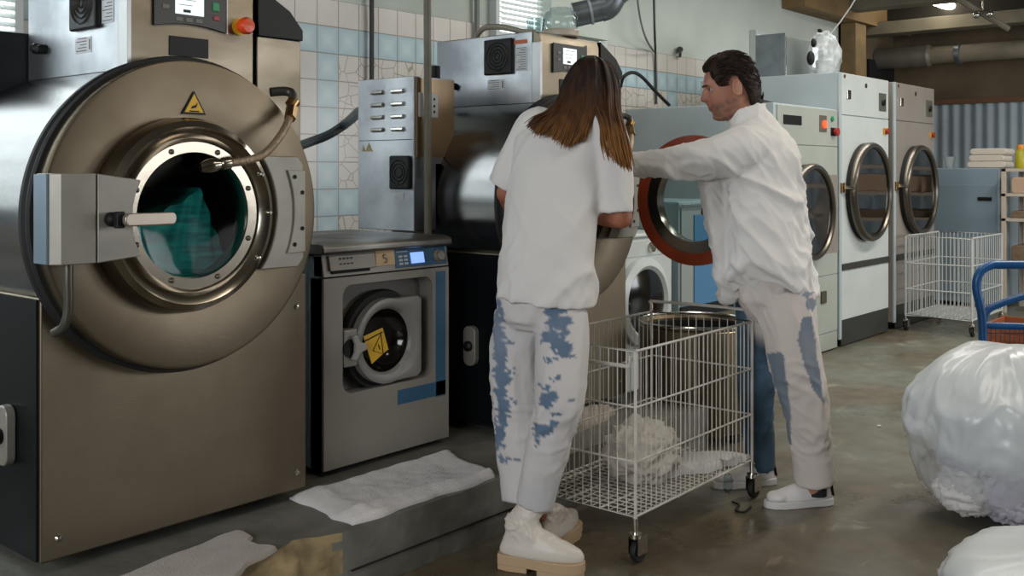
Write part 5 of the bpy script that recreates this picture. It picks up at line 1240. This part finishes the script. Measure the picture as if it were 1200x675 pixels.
msk = lin('b0806a')[:3]; stub = lin('5d463c')[:3]
mfn = mf.normalized(); mr_ = mfn.cross(mup).normalized()
def mcol(p, n):
    q_ = p-mc; z = q_.dot(mup); y = q_.dot(mfn)
    c = mixc(msk, lin('96604c')[:3], .4+.9*nz(p, 14))
    if q_.length < .2:
        beard = sst(-.028, -.055, z)*sst(-.03, .01, y)*sst(-.135, -.11, z)
        c = mixc(c, stub, .62*beard*(.75+nz(p, 60)))
        c = mixc(c, lin('8c4a42')[:3], .5*math.exp(-((z+.058)/.008)**2)*sst(.07, .09, y))
    return c
paint(mbody, mcol)
for sd in (-1, 1):
    e = mc+(mfn*.079+mup*.008+mr_*sd*.031)*1.07
    ey = O('eye', MB().sphere(e-mfn*.0075, .0105, 16, 12), mat('eye_white', '9a8c84', .3), ma)
    O('iris', MB().sphere(e+mfn*.0005-mup*.002, (.0045, .0045, .0045), 12, 8), black, ey)
    O('eyelash', MB().tube([e+mfn*(.0035-.25*abs(x))+mr_*x+mup*.0035 for x in (-.011, -.005, 0, .005, .011)], [.001, .0024, .003, .0024, .001], 6), black, ma)
    O('eyebrow', MB().tube([mc+(mfn*(.0985-.35*abs(x-.012))+mup*(.026-.10*(x-.03)**1)+mr_*sd*x)*1.07 for x in (.012, .022, .034, .046)], [.002, .0042, .004, .0015], 8), mat('dark_brow', '1c1310', .7), ma)
mrnd = random.Random(5)
mh = MB()
def mcapf(q, p):
    # scalp shell: skull ellipsoid kept only above a hairline
    return q
hairline = []
Mh = Matrix((mr_, mfn, mup)).transposed()
def scalp(az, el, k=1.0):     # az 0 = front
    x = sin(az)*cos(el); y = cos(az)*cos(el); z = sin(el)
    return mc+Mh @ (V((x*.079, y*.098, z*.121))*1.07*k)
n1_, n2_ = 48, 20; vs = []; fs = []
def elmin(az):
    a = abs((az+pi) % (2*pi)-pi)
    return radians(38) if a < .55 else radians(38-34*sst(.55, 1.15, a)) if a < 1.25 else radians(4+18*sst(1.25, 1.36, a)) if a < 1.6 else radians(22-64*sst(1.7, 2.35, a))
for i in range(n1_):
    az = 2*pi*i/n1_; e0 = elmin(az)
    for j in range(n2_+1):
        el = e0+(pi/2-e0)*j/n2_; p = scalp(az, el, 1.06+.07*min(1, j/4)+.03*nz((az*2, el*3, 0), 1.5)) if j < n2_ else scalp(0, pi/2, 1.13)
        if j == 0: p = scalp(az, el, 1.0)
        vs.append(p)
for i in range(n1_):
    for j in range(n2_):
        a = i*(n2_+1)+j; b = ((i+1) % n1_)*(n2_+1)+j; fs.append((a, b, b+1, a+1))
mh.add(vs, fs)
for i in range(1500):
    az = mrnd.uniform(-pi, pi); e0 = elmin(az); el = e0+(pi/2-e0)*mrnd.random()**1.1
    p0_ = scalp(az, el, 1.04); nrm = (p0_-mc).normalized()
    back = (-mfn*.9+mr_*.15*sin(az)-mup*(.55 if abs(az) > 1.4 else .1)).normalized()
    back = (back-nrm*back.dot(nrm)).normalized()
    if abs(az) < .9 and el < radians(62): ln = .052; lift = .017; back = (-mfn*.55+mr_*.6+mup*.1); back = (back-nrm*back.dot(nrm)).normalized()
    else: ln = .036+.02*sst(.3, 1.3, el); lift = .009
    ln *= .7+.5*mrnd.random()
    pts = [p0_]
    for k in range(1, 6):
        t_ = k/5; q_ = p0_+back*ln*t_+nrm*lift*sin(pi*min(1, t_*.75))
        dv = q_-mc; pts.append(q_)
    mh.tube(pts, [.0032, .0034, .0032, .0026, .0018, .0008], 5)
hm = O('hair', mh, mat('hair_dark', '1d130e', .6, attr='col', spec=.2), ma, smooth=120)
paint(hm, lambda p, n: mixc(lin('150e0b')[:3], lin('38261b')[:3], .3+1.1*nz((p.x*50, p.y*50, p.z*50), 1)))
# shirt
mbS = MB()
def hemring(px, py, d, a, b, k=0, n=48):
    c = J(px, py, d)
    if k < 0: return [c+rm*a*cos(2*pi*i/n)+(fm*.95-UP*.42)*b*sin(2*pi*i/n) for i in range(n)]
    return [c+rm*a*cos(2*pi*i/n)+fm*b*sin(2*pi*i/n)-UP*(k*(abs(sin(2*pi*i/n))**1.6)-k*.35) for i in range(n)]
rr = [(903, 318, 4.06, .207, .172, .15), (902, 308, 4.06, .204, .166, .08), (899, 290, 4.06, .198, .158, .0), (895, 250, 4.07, .190, .150, 0), (894, 215, 4.08, .190, .142, 0), (895, 185, 4.09, .195, .138, 0), (893, 165, 4.10, .190, .118, 0), (887, 152, 4.1, .150, .095, 0), (881, 143, 4.1, .095, .082, -1), (876, 136, 4.1, .074, .074, -1), (875, 130, 4.1, .076, .078, -1)]
vs = []; fs = []
for x in rr: vs += hemring(*x)
n = 48
for i in range(len(rr)-1):
    for k in range(n): fs.append((i*n+k, i*n+(k+1) % n, (i+1)*n+(k+1) % n, (i+1)*n+k))
fs.append(tuple(range(n-1, -1, -1))); fs.append(tuple((len(rr)-1)*n+k for k in range(n)))
mbS.add(vs, fs)
# hanging front tail
mbS.rings([(J(840, 205, 4.10), fm*.05, rm*.10), (J(844, 240, 4.10), fm*.055, rm*.12), (J(850, 280, 4.10), fm*.055, rm*.12), (J(856, 315, 4.10), fm*.045, rm*.11), (J(857, 335, 4.10), fm*.035, rm*.08), (J(855, 350, 4.10), fm*.022, rm*.05)], 24)
leg(mbS, ((898, 174, 4.04, .088), (868, 177, 3.965, .092), (835, 184, 3.96, .072), (805, 189, 3.97, .064), (775, 192, 3.995, .056), (752, 194, 4.015, .050), (739, 195, 4.03, .047)), 28)
leg(mbS, ((895, 165, 4.15, .07), (908, 175, 4.26, .075), (890, 225, 4.33, .062), (868, 236, 4.42, .05)), 24)
shirt = fuse('shirt', mbS, mat('white_muslin', 'd9d7d4', .88, bump=.1, bscale=260, sheen=.2), ma, .0075, 4)
f1 = folds(ur*.72-UP*.69, 6, .028, 21); f2 = folds(ur*.65-UP*.76, 11, .013, 25); f3 = folds(ur*.3+UP*.9, 14, .008, 29)
def shf(p, n):
    arm = sst(4.0, 3.6, pj(p)[0]/215.)  # sleeve reaches further along the row of machines
    tor = sst(1.48, 1.30, p.z)
    return (f1(p, n)*tor+f2(p, n)*(.4+.6*tor)+f3(p, n)*(1-tor)*.8)*.9+.002
displace(shirt, shf)
# trousers
mbP = MB()
mbP.rings([ring(x, y, d, a, b, fm, rm) for x, y, d, a, b in ((905, 375, 4.08, .10, .09), (905, 350, 4.08, .165, .125), (905, 320, 4.08, .165, .125), (903, 295, 4.08, .15, .12))], 36)
leg(mbP, ((920, 345, 4.01, .116), (925, 380, 3.99, .110), (932, 425, 3.98, .098), (943, 475, 3.99, .088), (951, 520, 4.01, .080), (955, 565, 4.03, .078)))
nP = len(mbP.v)
leg(mbP, ((893, 345, 4.20, .10), (888, 390, 4.23, .090), (885, 440, 4.27, .078), (888, 500, 4.30, .066), (892, 549, 4.32, .058)))
pants = fuse('jeans', mbP, mat('patched_denim', 'b0aeb0', .85, attr='col', bump=.12, bscale=350), ma, .0085, 4)
fp_ = folds((.1, .1, 1), 9, .014, 33); fp2 = folds(ur-UP*.3, 15, .012, 37)
open_faces(pants, lambda c, n: n.z < -.8 and c.z < .25)
displace(pants, lambda p, n: fp_(p, n)*.7*sst(.10, .25, p.z)+fp2(p, n)*(.2*sst(.1, .2, p.z)+.45*math.exp(-((p.z-.27)/.06)**2)+.6*math.exp(-((p.z-.52)/.08)**2))+.001)
cr_ = lin('c9c0b9')[:3]; bl_ = lin('5f7081')[:3]; dbl = lin('2c4252')[:3]
polys = [[(940, 372), (952, 372), (958, 420), (966, 475), (955, 458), (943, 430), (935, 400)], [(899, 415), (918, 412), (926, 475), (928, 522), (924, 520), (912, 465)], [(948, 325), (965, 325), (958, 340), (945, 350), (940, 345)], [(946, 348), (958, 350), (952, 364), (944, 362)], [(876, 305), (900, 300), (900, 318), (884, 322)]]
def inside(x, y, P_):
    c = False; j = len(P_)-1
    for i in range(len(P_)):
        if (P_[i][1] > y) != (P_[j][1] > y) and x < (P_[j][0]-P_[i][0])*(y-P_[i][1])/(P_[j][1]-P_[i][1])+P_[i][0]: c = not c
        j = i
    return c
def pcol(p, n):
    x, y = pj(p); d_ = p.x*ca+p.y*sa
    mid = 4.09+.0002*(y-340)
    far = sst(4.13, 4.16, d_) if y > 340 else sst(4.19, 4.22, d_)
    x += 2*nz(p, 15, 2); y += 2*nz(p, 15, 7)
    s = 1 if any(inside(x, y, P_) for P_ in polys) else 0
    c = mixc(cr_, bl_, s*.9); c = mixc(c, lin('b5adab')[:3], .3*max(0, nz(p, 7, 5)+.2))
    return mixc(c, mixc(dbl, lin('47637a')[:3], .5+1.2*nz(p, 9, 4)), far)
paint(pants, pcol)
def sneaker(parent, heel, toe, s=1.0):
    f = (toe-heel).normalized(); r = f.cross(UP)
    def W_(a, b, z): return heel+f*a*s+r*b*s+UP*z
    outline = [(0, .0), (.006, .024), (.04, .034), (.10, .033), (.17, .043), (.22, .045), (.262, .034), (.285, .014), (.288, 0)]
    pts = outline+[(a, -b) for a, b in reversed(outline[1:-1])]
    O('shoe_sole', MB().prism([W_(a, b, .0) for a, b in pts], (0, 0, .028)), mat('white_rubber_sole', 'cfccca', .5), parent, bevel=.004)
    u_ = MB()
    u_.rings([(W_(.14, 0, .026), f*.138*s, r*.040*s), (W_(.14, 0, .045), f*.134*s, r*.040*s), (W_(.125, 0, .062), f*.115*s, r*.037*s), (W_(.095, 0, .080), f*.085*s, r*.034*s), (W_(.065, 0, .10), f*.055*s, r*.031*s)], 28)
    u_.sphere(W_(.235, 0, .040), (.042*s, .042*s, .022), 18, 12)
    sh_ = fuse('shoe_upper', u_, canvas_w, parent, .005, 3)
    lc_ = MB()
    for k in range(4):
        a = .105+.022*k; z = .092-.0075*k
        lc_.tube([W_(a, -.024, z-.004), W_(a+.004, 0, z+.006), W_(a+.008, .024, z-.004)], .0032, 6)
    lc_.tube(smooth_path([W_(.10, 0, .10), W_(.095, .03, .105), W_(.11, .04, .095), W_(.105, 0, .10), W_(.12, -.035, .098), W_(.10, -.03, .106)], 5), .003, 6)
    O('laces', lc_, cloth_w, parent)
    O('heel_tab', MB().prism([W_(.004, -.018, .035), W_(.004, .018, .035), W_(.012, .016, .082), W_(.012, -.016, .082)], f*-.003), black, parent)
    return sh_
hl1 = at(976, 590, Z=0); tl1 = at(893, 595, Z=0); sneaker(ma, hl1, tl1, 1.0)
hl2 = at(909, 566, Z=0); tl2 = at(845, 571, Z=0); sneaker(ma, hl2, tl2, 1.0)
for (px, py, d, r) in ((957, 570, 4.03, .038), (893, 552, 4.32, .036)):
    O('sock', MB().cyl(J(px, py-8, d), J(px, py+10, d), r, 20), mat('dark_sock', '1c1e22', .9), ma)
# ================================================================ LIGHT
def area(name, loc, rot, sx, sy, w, col):
    l = bpy.data.lights.new(name, 'AREA'); l.shape = 'RECTANGLE'; l.size = sx; l.size_y = sy; l.energy = w; l.color = col
    o = bpy.data.objects.new(name, l); COL.objects.link(o); o.location = loc; o.rotation_euler = rot; return o
# daylight through the tall windows of the right-hand wall
for i, x in enumerate((5.6, 8.4, 11.2)):
    area('window_daylight', (x, -5.1, 1.95), (radians(-90), 0, pi), 2.0, 1.7, (50, 120, 100)[i], (.95, .97, 1.0))
    struct('window_%d' % (5+i), MB().box(x-1.05, x+1.05, -5.19, -5.16, 1.05, 2.85), framem, smooth=0)
# cool daylight from the windows in the left-hand end wall
area('window_daylight', (-2.9, .9, 2.0), (0, radians(-90), 0), 1.7, 3.6, 170, (.93, .96, 1.0))
struct('window_8', MB().box(-2.999, -2.97, -1.0, 2.8, 1.1, 2.9), framem, smooth=0)
area('ceiling_fill', (7.2, 1.0, 3.2), (0, 0, 0), 4.0, .3, 95, (1, .94, .84))
area('ceiling_fill', (3.4, .6, 3.2), (0, 0, 0), 2.4, .3, 22, (1, .90, .76))
area('ceiling_fill', (7.0, 3.0, 3.25), (0, 0, 0), 5.0, .3, 45, (1, .97, .92))  # added to brighten the back wall; no lamp hangs there
w = bpy.data.worlds.new('world'); bpy.context.scene.world = w; w.use_nodes = True
w.node_tree.nodes['Background'].inputs[0].default_value = (.7, .8, .9, 1); w.node_tree.nodes['Background'].inputs[1].default_value = .3

# ================================================================ CAMERA
cam = bpy.data.cameras.new('camera'); co = bpy.data.objects.new('camera', cam); COL.objects.link(co)
co.location = (0, 0, H); co.rotation_euler = (radians(90), 0, A-radians(90))
cam.sensor_width = 36; cam.lens = 36*F/1200; cam.shift_y = -(337.5-HZ)/1200; cam.clip_start = .05
sc = bpy.context.scene; sc.camera = co
vs_ = sc.view_settings; vs_.view_transform = 'Standard'; vs_.look = 'None'; vs_.gamma = 1; vs_.exposure = .1; vs_.use_curve_mapping = False
